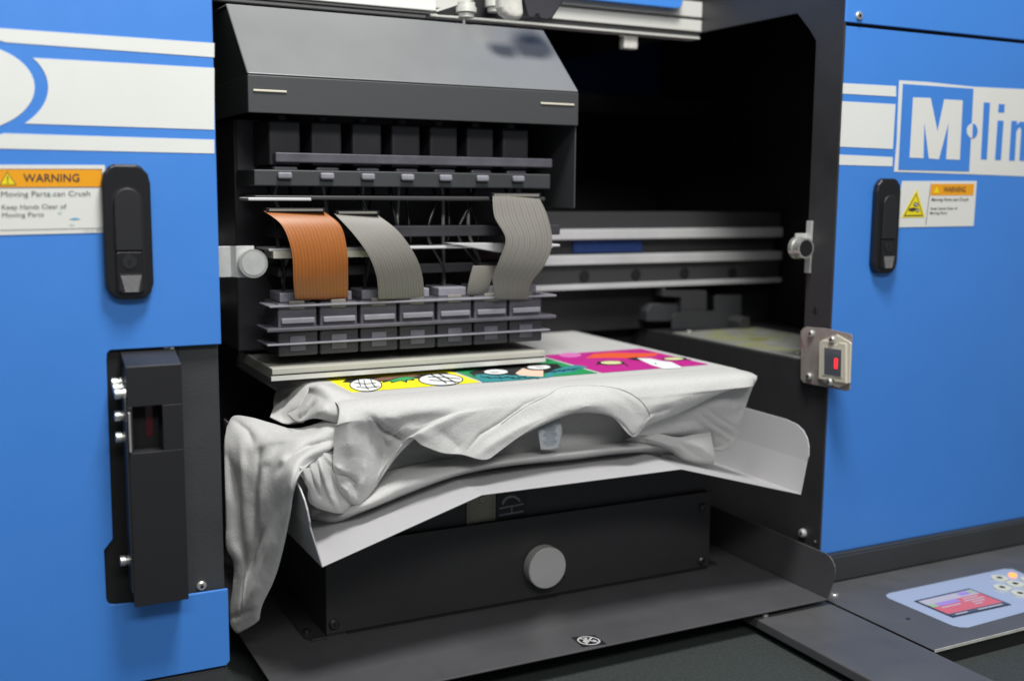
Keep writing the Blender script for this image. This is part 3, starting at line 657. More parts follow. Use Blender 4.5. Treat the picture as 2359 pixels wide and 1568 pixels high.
# ruler and decal on the riser
yu = YB+.0083
rq = pl([(1328, 742), (1478, 742), (1476, 880), (1327, 890)], 1, yu, q7)
rx0, rx1 = rq[3].x, rq[2].x
k = MB().box(rx0, rx1, yu-.0012, yu, -.3870, -.340)
k.mat(1)
for i in range(14):
    zz = -.3845+i*.0030; ln = .008 if i % 5 == 0 else .0045
    k.box(rx0+.001, rx0+.001+ln, yu-.0015, yu-.0013, zz-.00022, zz+.00022).box(rx1-.001-ln*.9, rx1-.001, yu-.0015, yu-.0013, zz-.00022, zz+.00022)
ru = k.build('ruler', ['ruler_steel', 'label_ink'], ps)
screw(ru, P(*q7(1405, 776), 1, yu-.0013), (0, -1, 0), .0032)
k = MB(); k.prism(pl([(1488, 742), (1640, 730), (1638, 868), (1486, 880)], 1, yu-.0003, q7), (0, -.0003, 0)); k.mat(1)
def d7(pts): k.prism(pl(pts, 1, yu-.0008, q7), (0, -.0002, 0))
d7([(1500, 822), (1626, 798), (1626, 806), (1500, 830)]); d7([(1500, 858), (1626, 836), (1626, 844), (1500, 866)]); d7([(1561, 818), (1567, 817), (1567, 846), (1561, 847)])
arc = [(1512, 806), (1515, 786), (1530, 768), (1552, 758), (1578, 758), (1600, 770), (1612, 790)]
arc2 = [(1604, 792), (1590, 778), (1572, 770), (1554, 772), (1538, 781), (1526, 795), (1521, 806)]
d7(arc+arc2)
k.build('size_decal', ['decal_black', 'decal_gray'], ps)
# round "do not touch" sticker on the base plate
zs = ZP+.0002
sc4 = [P(*q11(*p), 2, zs) for p in ((1530, 872), (1655, 860), (1722, 908), (1590, 925))]
def ss(u, v, dz):
    tl, tr, br, bl = sc4; p = (tl*(1-u)+tr*u)*(1-v)+(bl*(1-u)+br*u)*v; return p+Vector((0, 0, dz))
k = MB().prism(sc4, (0, 0, .0002)); k.mat(1)
R1, R2 = .44, .37
n = 36
for i in range(n):
    t0, t1 = 2*math.pi*i/n, 2*math.pi*(i+1)/n
    k.prism([ss(.5+R1*math.cos(t0), .5+R1*math.sin(t0), .0003), ss(.5+R1*math.cos(t1), .5+R1*math.sin(t1), .0003), ss(.5+R2*math.cos(t1), .5+R2*math.sin(t1), .0003), ss(.5+R2*math.cos(t0), .5+R2*math.sin(t0), .0003)], (0, 0, .0002))
for pts in ([(.22, .24), (.28, .19), (.80, .74), (.75, .80)], [(.74, .19), (.80, .25), (.28, .81), (.22, .76)], [(.22, .55), (.34, .40), (.46, .46), (.40, .62), (.28, .70)], [(.56, .56), (.72, .48), (.78, .62), (.62, .72)], [(.42, .20), (.56, .22), (.52, .36), (.44, .34)]):
    k.prism([ss(u, v, .0004) for u, v in pts], (0, 0, .0002))
k.build('warning_sticker', ['decal_black', 'decal_white'], ps)
# tray
YT = -.04
prof = [(.3067, -.3649), (.4789, -.3133), (.7324, -.3133), (.9127, -.3649)]
vs = []; 
for y in (YT, .30): vs += [(x, y, z) for x, z in prof]
tr_ = MB().add(vs, [(0, 1, 5, 4), (1, 2, 6, 5), (2, 3, 7, 6)])
def flange(sx):
    X = lambda z: (.9127+(z+.3649)*.19) if z < -.3235 else (.9206+(z+.3235)*.10)
    xx = (lambda z: X(z)) if sx > 0 else (lambda z: .3067-(X(z)-.9127)*1.45)
    low = [(YT, -.3649), (YT, -.3235), (.30, -.3235), (.30, -.3649)]
    ar = [(YT, -.3235), (YT-.002, -.3170), (YT-.0005, -.3060), (YT+.004, -.2965), (YT+.013, -.2880), (YT+.025, -.2830), (YT+.045, -.2805), (.30, -.2805), (.30, -.3235)]
    tr_.add([(xx(z), y, z) for y, z in low], [(0, 1, 2, 3)]); tr_.add([(xx(z), y, z) for y, z in ar], [list(range(len(ar)))])
flange(1); flange(-1)
tray = tr_.build('tray', 'tray_gray', ps, solid=.0018)
bmx = bmesh.new(); bmx.from_mesh(tray.data); bmesh.ops.remove_doubles(bmx, verts=bmx.verts, dist=.0003); bmesh.ops.recalc_face_normals(bmx, faces=bmx.faces); bmx.to_mesh(tray.data); bmx.free()
bv = tray.modifiers.new('b', 'BEVEL'); bv.width = .0007; bv.segments = 2; bv.limit_method = 'ANGLE'; bv.angle_limit = math.radians(20)
MB().box(.36, .85, .035, .46, -.236, -.2185).build('platen', 'black_powder', ps, .004)
MB().box(.55, .66, .12, .25, -.3128, -.2362).build('platen_post', 'black_powder', ps)

# ================================================================ BED
k = MB().box(-.6, 2.2, -1.2, .9, -.56, -.5205)
bed = k.build('table_surface', 'bed_felt'); bed['kind'] = 'structure'

# ================================================================ T-SHIRT
sh_ = thing('t_shirt', 'light gray cotton t-shirt stretched over the platen with a colourful panel print', 't-shirt', (.6, .1, -.33))
def proj(p):
    v = p-CAM; d = v.dot(fw); return (FPX*v.dot(RT)/d+CX, FPX*v.dot(DN)/d+CY)
def crow(p, n):
    q = [2*p[0]-p[1]]+list(p)+[2*p[-1]-p[-2]]; out = []
    for i in range(1, len(q)-2):
        a, b, c_, d = q[i-1], q[i], q[i+1], q[i+2]
        for j in range(n):
            t = j/n; out.append(.5*((2*b)+(c_-a)*t+(2*a-5*b+4*c_-d)*t*t+(3*b-a-3*c_+d)*t**3))
    out.append(p[-1].copy()); return out
DISP = Vector((-.42, -.86, .28)).normalized()
def patch(mb, rows, q, ridges=(), n=12, nz=.0010, seed=0, edge=0):
    W_ = [[p if isinstance(p, Vector) else P(*q(p[0], p[1]), 1, p[2]) for p in r] for r in rows]
    R_ = [crow(r, n) for r in W_]
    nc = len(R_[0]); cols = [crow([R_[i][j] for i in range(len(R_))], n) for j in range(nc)]
    nr = len(cols[0])
    rd = []
    for pts, w, amp in ridges:
        rd.append(([q(*p) for p in pts], w*.44, amp))
    vs = []
    for i in range(nr):
        for j in range(nc):
            p = cols[j][i]; x, y = proj(p); h = 0
            for pts, w, amp in rd:
                best = 1e9; tt = 0; m = len(pts)-1
                for k_ in range(m):
                    ax, ay = pts[k_]; bx_, by = pts[k_+1]; dx, dy = bx_-ax, by-ay
                    t = ((x-ax)*dx+(y-ay)*dy)/(dx*dx+dy*dy); tc_ = max(0, min(1, t))
                    dd = math.hypot(x-ax-dx*tc_, y-ay-dy*tc_)
                    if dd < best: best = dd; tt = (k_+tc_)/m
                if best < 3*w:
                    taper = min(1, .25+3*tt) * min(1, .25+3*(1-tt))
                    h += amp*math.exp(-(best/w)**1.45)*taper
            if nz:
                e = 1.0
                if edge: e = min(1, i/(nr*edge))
                h += e*(nz*noise.noise(p*28+Vector((seed, 0, 0)))+nz*.5*noise.noise(p*70+Vector((0, seed, 0))))
            vs.append(p+DISP*h)
    fs = [(i*nc+j, i*nc+j+1, (i+1)*nc+j+1, (i+1)*nc+j) for i in range(nr-1) for j in range(nc-1)]
    mb.add(vs, fs, True)
    return vs, nr, nc
V = Vector
ZS = -.2150
body = MB()
# flat top with rounded sides
xl, xr_ = .3440, .8640
xsx = [xl-.004, xl-.002, xl+.008, .40, .52, .64, .76, .84, xr_-.010, xr_-.001, xr_]
zs_ = [-.240, -.224, ZS, ZS, ZS, ZS, ZS, ZS, ZS, -.2185, -.240]
ysx = [.028, .05, .12, .20, .30, .40, .50]
patch(body, [[V((x, y if 1 < i < 9 else y, z)) for i, (x, z) in enumerate(zip(xsx, zs_))] for y in ysx], q7, n=4, nz=0)
# front drape: bend line then the hanging edge
SL = [[(640, 400, .002), (700, 410, -.001), (765, 415, .001), (835, 425, .006), (900, 440, .010), (960, 445, .006)],
      [(633, 520, .004), (690, 530, .000), (765, 535, .002), (838, 540, .008), (905, 520, .014), (975, 480, .010)],
      [(630, 605, .006), (685, 625, .002), (760, 635, .004), (828, 630, .008), (885, 600, .013), (955, 545, .012)],
      [(655, 680, .010), (705, 700, .006), (765, 705, .006), (820, 695, .008), (865, 665, .012), (925, 592, .012)],
      [(685, 740, .018), (725, 770, .012), (770, 785, .010), (800, 770, .012), (835, 730, .013), (895, 642, .013)],
      [(690, 765, .028), (730, 800, .024), (765, 815, .020), (790, 795, .022), (820, 755, .020), (865, 695, .018)]]
BX = [.3445, .362, .382, .403, .424, .446, .470, .500, .530, .560, .585, .612, .640, .665, .690, .712, .745, .780, .815, .845, .8625]
bot = [None]*6+[('7', 1010, 466, -.008), ('7', 1100, 500, -.011), ('7', 1200, 537, -.013), ('7', 1300, 546, -.015),
       ('8', 60, 702, -.020), ('8', 160, 622, -.018), ('8', 330, 530, -.012), ('8', 520, 458, -.010), ('8', 700, 470, -.012), ('8', 822, 582, -.016), ('8', 900, 522, -.011), ('8', 1070, 455, -.006), ('8', 1220, 385, -.005), ('8', 1370, 310, -.001), ('8', 1462, 290, .010)]
qq = {'7': q7, '8': q8}
rows = [[] for _ in range(10)]
LN = len(BX)-1
for i, bx0 in enumerate(BX):
    sf = -.016*max(0, (bx0-.34)/.52)
    t0_ = V((bx0, .034+sf*.3, ZS+.0004)); t1_ = V((bx0, .016+sf, ZS-.0002)); t2_ = V((bx0, .004+sf, ZS-.0045)); t3_ = V((bx0, -.002+sf, ZS-.014))
    if i == 0: t0_ = V((.3432, .036, ZS-.0012)); t1_ = V((.3425, .016, ZS-.0022)); t2_ = V((.3400, .004, ZS-.008)); t3_ = V((.3360, -.002, ZS-.018))
    if i == LN: t0_ = V((.8640, .030, ZS-.002)); t1_ = V((.8650, .004, ZS-.003)); t2_ = V((.8652, -.006, ZS-.007)); t3_ = V((.8610, -.006, ZS-.015))
    for r_, t in enumerate((t0_, t1_, t2_, t3_)): rows[r_].append(t)
    if i < 6:
        for r_ in range(6): a, b_, y_ = SL[r_][i]; rows[4+r_].append(P(*q7(a, b_), 1, y_))
    else:
        k_, a, b_, y_ = bot[i]; B_ = P(*qq[k_](a, b_), 1, y_)
        for r_ in range(6):
            f = (r_+1)/6; rows[4+r_].append(t3_.lerp(B_, f)+DISP*(.0025*math.sin(math.pi*f)))
rid = [([(830, 350), (880, 405), (950, 445), (1000, 480)], 17, -.012), ([(870, 420), (900, 500), (880, 580)], 30, -.008), ([(800, 340), (828, 430), (832, 540)], 16, -.004),
       ([(860, 360), (930, 400), (1010, 445)], 12, .004),
       ([(700, 320), (715, 430), (725, 560)], 40, .006), ([(640, 640), (700, 655), (740, 690), (750, 760)], 16, -.008), ([(650, 690), (700, 730), (740, 800)], 14, .005),
       ([(1003, 480), (950, 560), (890, 640), (866, 690)], 7, -.0016), ([(985, 480), (930, 560), (875, 640), (852, 690)], 5, .0014),
       ([(640, 600), (690, 640), (720, 650)], 14, .004), ([(800, 560), (800, 660), (780, 740)], 20, .004),
       ([(900, 340), (1000, 400), (1120, 450)], 40, .005), ([(1180, 420), (1260, 480), (1300, 530)], 40, -.003), ([(1100, 330), (1300, 330), (1500, 300)], 60, .003),
       ([(1330, 520), (1400, 440), (1500, 380), (1640, 280), (1764, 228)], 9, -.0022),
       ([(1764, 225), (1880, 205), (1990, 200), (2090, 222), (2175, 275), (2220, 330), (2232, 390)], 9, -.0022),
       ([(1370, 560), (1480, 480), (1600, 410), (1760, 340)], 34, .004), ([(1800, 320), (1960, 290), (2080, 320), (2140, 400)], 34, .004),
       ([(2270, 400), (2420, 330), (2600, 260)], 40, .004), ([(2240, 300), (2400, 270), (2560, 210)], 50, .003), ([(2200, 380), (2300, 330), (2400, 300)], 16, -.002)]
DV, DR, DC = patch(body, rows, q7, rid, n=12, nz=.0010, seed=3, edge=.45)
# shaded inner layer under the flap
inn = MB()
patch(inn, [[(850, 420, 0.054), (1100, 440, 0.054), (1350, 430, 0.054), (1600, 330, 0.044), (1900, 280, 0.044), (2100, 300, 0.044), (2350, 330, 0.054)],
            [(850, 560, 0.050), (1100, 540, 0.050), (1350, 520, 0.050), (1600, 440, 0.040), (1900, 400, 0.040), (2100, 430, 0.040), (2350, 440, 0.050)],
            [(850, 640, 0.050), (1100, 600, 0.050), (1350, 580, 0.050), (1600, 530, 0.040), (1900, 480, 0.040), (2100, 500, 0.040), (2350, 520, 0.050)],
            [(830, 740, 0.057), (1100, 650, 0.057), (1350, 610, 0.057), (1600, 570, 0.047), (1900, 530, 0.047), (2100, 540, 0.047), (2350, 570, 0.057)]], q7,
      [([(900, 560), (1100, 560), (1300, 590)], 20, -.006)], n=8, nz=.001, seed=21)
inn.build('inner_back', 'cotton_back', sh_, solid=.0012)
# care label hanging inside the neck
cl = MB(); cq = [(352, 500), (440, 486), (452, 540), (447, 600), (438, 640), (342, 650), (336, 590), (332, 530)]
patch(cl, [[(330, 498, 0.010), (390, 486, 0.008), (436, 478, 0.010)], [(330, 545, 0.002), (392, 540, 0.001), (454, 530, 0.004)], [(336, 600, 0.000), (395, 598, -0.001), (452, 590, 0.002)], [(343, 650, 0.002), (392, 650, 0.000), (438, 640, 0.004)]], q8, n=5, nz=.0006)
cl_o = cl.build('care_label', 'care_label', sh_, solid=.0005)
cp_ = MB()
for i in range(11):
    b0 = 520+i*10.5; w0 = 30+8*math.sin(i*1.7)
    cp_.prism([P(*q8(394-w0, b0+3), 1, -.0018), P(*q8(394+w0, b0-3), 1, -.0018), P(*q8(394+w0, b0+0.5), 1, -.0018), P(*q8(394-w0, b0+6.5), 1, -.0018)], (0, .0001, 0))
cp_.build('care_text', 'care_print', cl_o)
# rolled lower layer lying in the tray
patch(body, [[(520, 800, .085), (640, 770, .070), (760, 715, .055), (880, 650, .048), (1000, 610, .044), (1200, 572, .044), (1400, 552, .046), (1600, 535, .046), (1764, 520, .046), (1890, 506, .046), (2060, 486, .046), (2200, 474, .046), (2330, 484, .050), (2420, 506, .060)],
              [(512, 830, .075), (640, 825, .050), (760, 768, .030), (880, 712, .020), (1000, 665, .015), (1200, 615, .013), (1400, 583, .012), (1600, 556, .012), (1764, 538, .012), (1890, 525, .012), (2060, 506, .012), (2200, 496, .014), (2330, 503, .030), (2420, 518, .044)],
              [(508, 858, 0.080), (635, 875, 0.042), (770, 825, 0.012), (890, 780, 0.008), (1005, 730, 0.006), (1210, 662, 0.006), (1410, 612, 0.006), (1600, 582, 0.008), (1764, 562, 0.008), (1890, 550, 0.008), (2060, 530, 0.010), (2200, 520, 0.012), (2330, 522, 0.038), (2420, 535, 0.046)],
              [(508, 880, .092), (635, 903, .056), (780, 848, .048), (900, 800, .046), (1010, 756, .046), (1220, 677, .047), (1410, 628, .048), (1600, 600, .048), (1764, 587, .048), (1890, 575, .048), (2060, 552, .048), (2200, 540, .050), (2330, 542, .060), (2420, 548, .070)]], q7,
      [([(520, 860), (570, 850), (580, 820)], 7, -.003), ([(640, 850), (645, 900)], 10, -.003), ([(700, 850), (900, 765), (1200, 650)], 16, -.001)], n=8, nz=.0008, seed=5)
# right sleeve
slr = MB()
patch(slr, [[(815, 575, .006), (930, 500, .004), (1080, 440, .003), (1240, 375, .003), (1380, 292, .006), (1474, 262, .012)],
            [(880, 575, .012), (1000, 530, .010), (1140, 480, .008), (1260, 430, .006), (1375, 370, .008), (1446, 335, .012)],
            [(960, 580, .018), (1060, 560, .014), (1170, 530, .012), (1270, 490, .010), (1355, 450, .010), (1422, 400, .012)],
            [(1050, 590, .024), (1130, 580, .020), (1210, 560, .018), (1290, 540, .014), (1350, 520, .010), (1400, 475, .008)],
            [(1140, 610, .030), (1190, 610, .026), (1240, 600, .024), (1300, 590, .020), (1350, 570, .016), (1386, 530, .014)],
            [(1200, 640, .040), (1230, 650, .034), (1265, 655, .030), (1305, 652, .026), (1340, 630, .022), (1372, 590, .020)]], q8,
      [([(1165, 425), (1260, 500), (1370, 565)], 8, .0034), ([(1150, 437), (1250, 515), (1355, 585)], 7, -.0036), ([(1135, 448), (1240, 535), (1340, 605)], 8, .0034), ([(1185, 412), (1285, 486), (1385, 548)], 7, -.0034), ([(1240, 640), (1290, 630), (1340, 590)], 10, -.004),
       ([(1000, 500), (1150, 500), (1230, 560)], 30, -.004), ([(1250, 420), (1340, 440), (1400, 420)], 24, .004), ([(1230, 560), (1235, 640)], 9, -.005)], n=10, nz=.0009, seed=14)
patch(slr, [[(780, 598, .030), (860, 568, .020), (960, 568, .014), (1060, 585, .010), (1150, 570, .010), (1232, 560, .012)],
            [(830, 615, .030), (900, 600, .018), (980, 605, .012), (1080, 620, .008), (1160, 615, .008), (1240, 610, .010)],
            [(950, 630, .034), (1000, 635, .022), (1060, 650, .014), (1110, 660, .010), (1180, 660, .010), (1248, 660, .012)],
            [(1000, 645, .040), (1035, 665, .030), (1080, 690, .020), (1130, 700, .016), (1185, 705, .016), (1252, 700, .016)],
            [(1030, 655, .046), (1060, 690, .038), (1095, 708, .030), (1140, 720, .026), (1190, 728, .026), (1244, 735, .028)]], q8,
      [([(870, 575), (990, 620), (1060, 670)], 12, .004), ([(850, 590), (960, 625), (1040, 680)], 8, -.004), ([(1080, 600), (1180, 640), (1245, 700)], 26, .004), ([(1050, 600), (1130, 660), (1200, 700)], 14, -.003)], n=10, nz=.0008, seed=18)
slr.build('sleeve', 'cotton', sh_, solid=.0012)
# bunched cloth at the left, over the tray's flange
patch(body, [[(75, 400, .130), (110, 345, .130), (200, 352, .110), (300, 380, .090), (420, 410, .070), (530, 390, .050), (645, 340, .030)],
              [(62, 480, .110), (140, 430, .100), (230, 450, .080), (320, 480, .060), (440, 460, .035), (550, 445, .022), (645, 430, .018)],
              [(60, 600, .100), (140, 570, .088), (230, 600, .066), (320, 560, .040), (430, 520, .015), (540, 500, .008), (640, 500, .012)],
              [(66, 760, .100), (145, 730, .088), (230, 730, .064), (310, 690, .030), (385, 640, -.010), (455, 590, -.018), (540, 570, .004)],
              [(70, 900, .104), (142, 890, .088), (225, 880, .064), (300, 860, .030), (365, 820, -.005), (412, 770, -.025), (442, 668, -.034)],
              [(73, 1030, .108), (135, 1050, .092), (210, 1040, .066), (275, 1020, .040), (330, 990, .012), (375, 950, -.006), (402, 880, -.015)],
              [(110, 1110, .110), (140, 1140, .096), (190, 1160, .074), (240, 1150, .052), (285, 1130, .032), (328, 1110, .018), (362, 1070, .010)],
              [(108, 1230, .110), (132, 1240, .098), (165, 1255, .080), (205, 1250, .062), (245, 1245, .046), (285, 1235, .036), (318, 1210, .030)],
              [(95, 1340, .112), (115, 1350, .100), (145, 1362, .084), (180, 1355, .070), (210, 1350, .058), (238, 1345, .050), (262, 1325, .046)],
              [(92, 1425, .112), (105, 1455, .102), (130, 1477, .090), (165, 1462, .078), (195, 1445, .068), (225, 1425, .060), (245, 1405, .056)]], q7,
      [([(365, 555), (380, 580), (395, 605)], 26, .007), ([(80, 560), (110, 680), (135, 800), (140, 1000), (175, 1140)], 26, -.014), ([(150, 480), (160, 640), (155, 820), (165, 1000)], 26, .006),
       ([(250, 500), (240, 640), (225, 800), (215, 960)], 20, -.007), ([(330, 510), (270, 600), (255, 740), (250, 900)], 26, .010), ([(640, 425), (500, 430), (380, 470), (300, 480), (210, 520)], 24, .007), ([(620, 470), (500, 500), (400, 560), (340, 640)], 14, -.009),
       ([(260, 940), (215, 1060), (200, 1160)], 15, -.012), ([(330, 900), (290, 1050), (230, 1220), (160, 1380)], 30, .006), ([(172, 1150), (158, 1240), (150, 1350)], 6, -.005), ([(180, 1160), (168, 1250), (158, 1340)], 6, .005),
       ([(450, 600), (420, 680), (400, 760)], 20, .005), ([(100, 360), (180, 420), (220, 500)], 18, -.005), ([(330, 380), (420, 440), (560, 420)], 16, -.010), ([(100, 1400), (150, 1380), (230, 1350)], 12, -.004)], n=9, nz=.0014, seed=31)
# folds between the flange and the sleeve
patch(body, [[(360, 560, .045), (450, 490, .030), (560, 480, .020), (655, 500, .018)],
              [(405, 600, -.004), (470, 590, -.010), (560, 600, .002), (640, 620, .010)],
              [(446, 640, -.022), (500, 650, -.014), (580, 690, .002), (670, 700, .012)],
              [(495, 700, -.010), (520, 740, -.002), (600, 760, .008), (720, 770, .018)],
              [(500, 770, .010), (540, 800, .010), (630, 820, .014), (745, 812, .026)],
              [(512, 800, .034), (560, 826, .030), (660, 850, .028), (735, 838, .036)]], q7,
      [([(430, 595), (480, 620), (498, 680), (490, 730)], 14, .010), ([(440, 590), (500, 610), (520, 680), (560, 760)], 9, -.010), ([(560, 560), (585, 660), (620, 760), (665, 845)], 12, .009), ([(520, 560), (560, 640), (590, 740)], 14, -.006), ([(610, 640), (660, 740), (720, 800)], 16, -.008), ([(560, 500), (600, 560), (640, 600)], 18, .006), ([(650, 690), (690, 750), (700, 830)], 9, .005)], n=12, nz=.0016, seed=44)
# corner fold behind
patch(body, [[V((.372, .12, ZS)), V((.372, .08, ZS)), V((.372, .05, ZS)), V((.372, .030, ZS))],
              [(520, 185, .070), (570, 180, .055), (620, 210, .042), (690, 262, .030)],
              [(500, 225, .070), (545, 240, .050), (600, 270, .034), (668, 300, .018)],
              [(450, 300, .070), (510, 300, .050), (575, 320, .030), (662, 345, .014)],
              [(388, 335, .080), (445, 375, .060), (540, 355, .040), (665, 385, .020)]], q7,
      [([(520, 250), (470, 320), (455, 345)], 8, .004), ([(540, 270), (500, 320), (460, 360)], 9, -.005), ([(600, 290), (560, 340)], 14, .004)], n=9, nz=.0018, seed=51)
body.build('body', 'cotton', sh_, solid=.0012)
# cloth further back at the left corner
bk = MB()
patch(bk, [[(330, 225, .24), (350, 205, .22), (380, 195, .20), (430, 195, .17), (520, 190, .12)],
           [(322, 265, .23), (345, 255, .21), (380, 245, .18), (425, 240, .15), (500, 240, .10)],
           [(318, 310, .18), (340, 310, .16), (370, 308, .14), (410, 300, .12), (460, 300, .09)],
           [(300, 350, .14), (340, 370, .12), (380, 385, .11), (430, 385, .10), (480, 380, .08)]], q7,
      [([(400, 200), (380, 260), (360, 310)], 14, -.006)], n=8, nz=.004, seed=60)
bk.build('side_fold', 'cotton_back', sh_, solid=.0012)
# neck ribbing: a second layer lying on the drape between its seam and the neck edge
DP = [proj(v) for v in DV]
def on_drape(x, y, off):
    c_ = heapq.nsmallest(4, (((px_-x)**2+(py_-y)**2, k_) for k_, (px_, py_) in enumerate(DP)))
    w = [1/(d+.5) for d, _ in c_]; yy = sum(DV[k_].y*a for a, (_, k_) in zip(w, c_))/sum(w)
    return P(x, y, 1, yy)+DISP*off
seam = [q7(1352, 516), q7(1420, 455), q7(1510, 385), q7(1590, 325), q7(1670, 275), q7(1764, 232), q8(430, 330), q8(520, 317), q8(610, 316), q8(700, 322), q8(775, 340), q8(835, 370), q8(882, 412), q8(908, 455), q8(917, 503)]
edge_ = [q8(62, 701), q8(120, 652), q8(180, 612), q8(250, 573), q8(330, 530), q8(400, 494), q8(460, 473), q8(520, 458), q8(600, 456), q8(670, 464), q8(725, 482), q8(768, 514), q8(798, 546), q8(820, 580), q8(855, 552)]
S_ = crow([Vector((a, b, 0)) for a, b in seam], 5); E_ = crow([Vector((a, b, 0)) for a, b in edge_], 5)
nk = MB(); m_ = 9; vs = []
for a, b in zip(S_, E_):
    for j in range(m_+1):
        t = j/m_; c_ = a.lerp(b, t)
        ii = len(vs)//(m_+1); tp = max(-.8, min(1, (ii-22)/12, (len(S_)-ii)/6))
        vs.append(on_drape(c_.x, c_.y, .0003+.0016*min(0, tp)+(.0001 if t == 0 else tp*.0004)+tp*(.0009*math.sin(math.pi*min(1, t*1.1)))))
for _ in range(7):      # smooth the layer
    nv = [v.copy() for v in vs]; nr = len(S_)
    for i in range(1, nr-1):
        for j in range(0, m_+1): nv[i*(m_+1)+j] = (vs[(i-1)*(m_+1)+j]+vs[(i+1)*(m_+1)+j]+vs[i*(m_+1)+j]*2)/4
    vs = nv
nk.add(vs, [(i*(m_+1)+j, i*(m_+1)+j+1, (i+1)*(m_+1)+j+1, (i+1)*(m_+1)+j) for i in range(len(S_)-1) for j in range(m_)], True)
nk.build('neck_ribbing', 'cotton', sh_, solid=.0006)
sm_ = crow([Vector((a, b, 0)) for a, b in seam], 6)
sp_ = [on_drape(a.x, a.y, .0009) for a in sm_][12:]
for _ in range(8): sp_ = [sp_[0]]+[(sp_[i-1]+sp_[i]*2+sp_[i+1])/4 for i in range(1, len(sp_)-1)]+[sp_[-1]]
MB().tube([v+DISP*.0004 for v in sp_], .0003, 6).build('collar_seam', 'seam_gray', sh_)
# printed panels on the flat top
def ink(name, m, x0, x1, y0, y1, shapes):
    k = MB(); base = ZS+.0010
    k.prism([(x0, y0, base), (x1, y0, base), (x1, y1, base), (x0, y1, base)], (0, 0, .0001))
    mats = [m]
    for i, (mm, pts) in enumerate(shapes):
        if mm not in mats: mats.append(mm)
        k.mat(mats.index(mm)); z = base+.00012*(1+i*.35)
        k.prism([(x0+(x1-x0)*u, y0+(y1-y0)*v, z) for u, v in pts], (0, 0, .00003))
    return k.build(name, mats, sh_)
def el(cx, cy, rx, ry, n=28, a0=0, a1=2*math.pi): return [(cx+rx*math.cos(a0+(a1-a0)*i/n), cy+ry*math.sin(a0+(a1-a0)*i/n)) for i in range(n if a1-a0 > 6.2 else n+1)]
def ln(pts, w):
    L_, R_ = [], []
    for i, p in enumerate(pts):
        a = pts[max(i-1, 0)]; b = pts[min(i+1, len(pts)-1)]; dx, dy = b[0]-a[0], b[1]-a[1]; l = math.hypot(dx, dy) or 1
        L_.append((p[0]-dy/l*w, p[1]+dx/l*w)); R_.append((p[0]+dy/l*w, p[1]-dx/l*w))
    return L_+R_[::-1]
inv = lambda a, b: P(*q4b(a, b), 2, ZS+.001)
def uv(x0, x1, y0, y1, pts): return [((inv(*p).x-x0)/(x1-x0), (inv(*p).y-y0)/(y1-y0)) for p in pts]
YP0, YP1 = .0625, .215
g = (.3735, .5250, YP0, YP1)
U = lambda pts: uv(*g, pts)
def pe(cx, cy, rx, ry, n=28): return [(cx+rx*math.cos(2*math.pi*i/n), cy+ry*math.sin(2*math.pi*i/n)) for i in range(n)]
ink('print_panel', 'ink_yellow', *g, [
    ('ink_black', U([(165, 318), (190, 298), (300, 292), (600, 272), (740, 262), (760, 270), (700, 285), (560, 300), (400, 312), (250, 322)])),
    ('ink_brown', U([(330, 300), (420, 285), (560, 276), (600, 282), (500, 296), (400, 306), (345, 308)])),
    ('ink_black', U(pe(296, 333, 92, 37))), ('ink_white', U(pe(296, 333, 86, 33))),
    ('ink_black', U(pe(712, 303, 126, 34))), ('ink_white', U(pe(712, 303, 119, 30))),
    ('ink_black', U([(383, 322), (400, 310), (420, 305), (470, 292), (520, 285), (560, 290), (600, 296), (560, 300), (566, 308), (528, 306), (524, 320), (488, 310), (440, 322), (430, 312)])),
    ('ink_leaf', U([(400, 318), (430, 308), (480, 294), (520, 288), (556, 292), (585, 297), (545, 300), (552, 305), (518, 304), (514, 315), (488, 307), (445, 318), (434, 310)])),
    ('ink_black', U(ln([(230, 320), (290, 328), (352, 322)], 1.6))), ('ink_black', U(ln([(245, 345), (300, 350), (372, 342)], 1.6))), ('ink_black', U(ln([(285, 305), (292, 335), (312, 360)], 2.2))), ('ink_black', U(ln([(322, 302), (335, 330), (355, 350)], 2.2))), ('ink_black', U(ln([(255, 305), (262, 330), (270, 340)], 2.2))),
    ('ink_black', U(ln([(640, 290), (740, 292), (820, 300)], 1.4))), ('ink_black', U(ln([(650, 308), (730, 312), (815, 318)], 1.4))), ('ink_black', U(ln([(655, 275), (705, 300), (745, 325)], 2.4))), ('ink_black', U(ln([(700, 272), (750, 298), (795, 322)], 2.4)))])
g = (.5305, .6805, YP0, YP1)
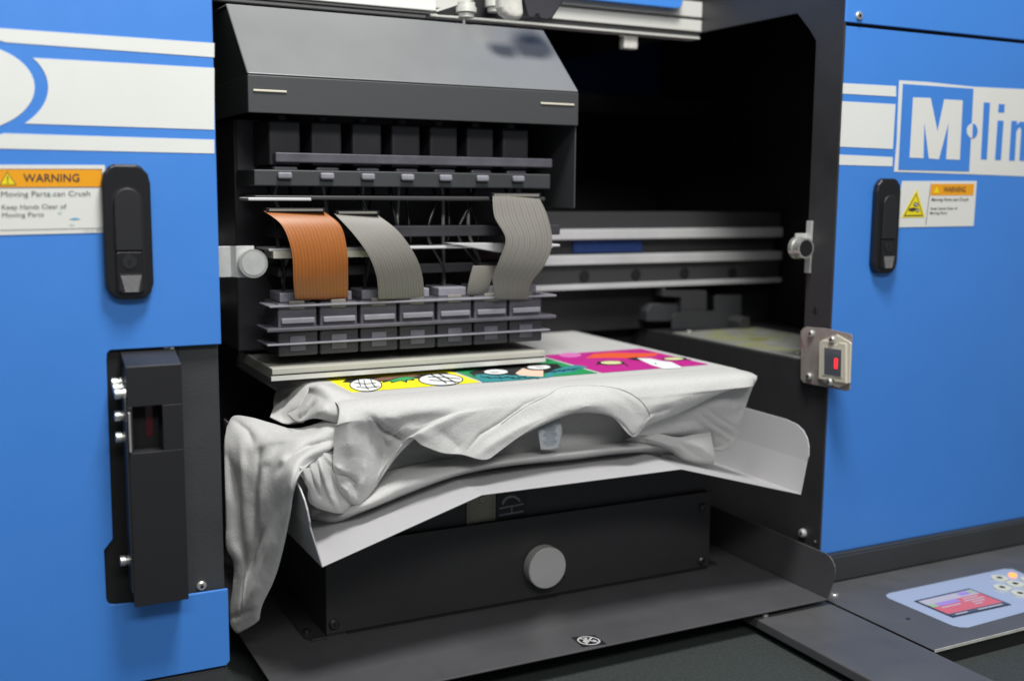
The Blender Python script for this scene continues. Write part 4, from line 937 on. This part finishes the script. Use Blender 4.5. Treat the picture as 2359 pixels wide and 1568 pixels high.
ink('print_panel', 'ink_green', *g, [
    ('ink_black', U([(865, 262), (960, 236), (1180, 210), (1360, 215), (1380, 232), (1420, 240), (1370, 262), (1250, 270), (1100, 280), (960, 290), (900, 285)])),
    ('ink_teal', U([(945, 318), (915, 295), (900, 275), (960, 272), (1040, 274), (1120, 280), (1150, 275), (1290, 285), (1300, 268), (1350, 245), (1420, 228), (1470, 222), (1530, 232), (1480, 245), (1440, 262), (1360, 272), (1310, 290), (1200, 300), (1100, 308), (1020, 314)])),
    ('ink_peach', U([(1125, 268), (1165, 240), (1220, 245), (1285, 252), (1283, 286), (1210, 284), (1150, 279)])),
    ('ink_black', U(pe(1024, 260, 84, 20))), ('ink_white', U(pe(1018, 260, 66, 13))), ('ink_gray', U(pe(1010, 262, 30, 5))),
    ('ink_black', U(pe(1252, 233, 84, 19))), ('ink_white', U(pe(1256, 234, 64, 12))), ('ink_gray', U(pe(1260, 235, 28, 4))),
    ('ink_black', U(ln([(1283, 250), (1284, 286)], 2)))]+
    [('ink_black', U(ln([(930+i*34, 284+(i % 3)*6), (950+i*34, 292+(i % 2)*5), (985+i*34, 288+(i % 3)*5)], 1.1))) for i in range(9)]+
    [('ink_black', U(ln([(1310+i*26, 262-i*3+(i % 2)*8), (1330+i*26, 262-i*3), (1352+i*26, 254-i*3)], 1.1))) for i in range(6)])
g = (.6870, .8440, YP0, YP1)
ink('print_panel', 'ink_magenta', *g, [
    ('ink_pink', U(pe(1430, 166, 62, 13))),
    ('ink_orange', U([(1515, 184), (1560, 160), (1650, 152), (1800, 155), (1925, 156), (1900, 172), (1780, 184), (1640, 182)])),
    ('ink_black', U([(1740, 184), (1800, 178), (1860, 188), (1900, 196), (1840, 200), (1790, 196)])),
    ('ink_white', U([(1800, 184), (1880, 186), (1940, 200), (1990, 205), (2060, 238), (1950, 243), (1880, 222)])),
    ('ink_black', U(pe(1655, 210, 78, 13))), ('ink_cream', U(pe(1660, 209, 62, 9))), ('ink_black', U(pe(2010, 188, 70, 10))), ('ink_cream', U(pe(2005, 188, 54, 7))),
    ('ink_black', U(ln([(1590, 214), (1575, 224)], 2))), ('ink_black', U(ln([(1710, 206), (1740, 220), (1752, 230)], 2))), ('ink_black', U(ln([(2070, 190), (2100, 196)], 2))),
    ('ink_black', U(ln([(1900, 212), (1908, 218)], 2)))])
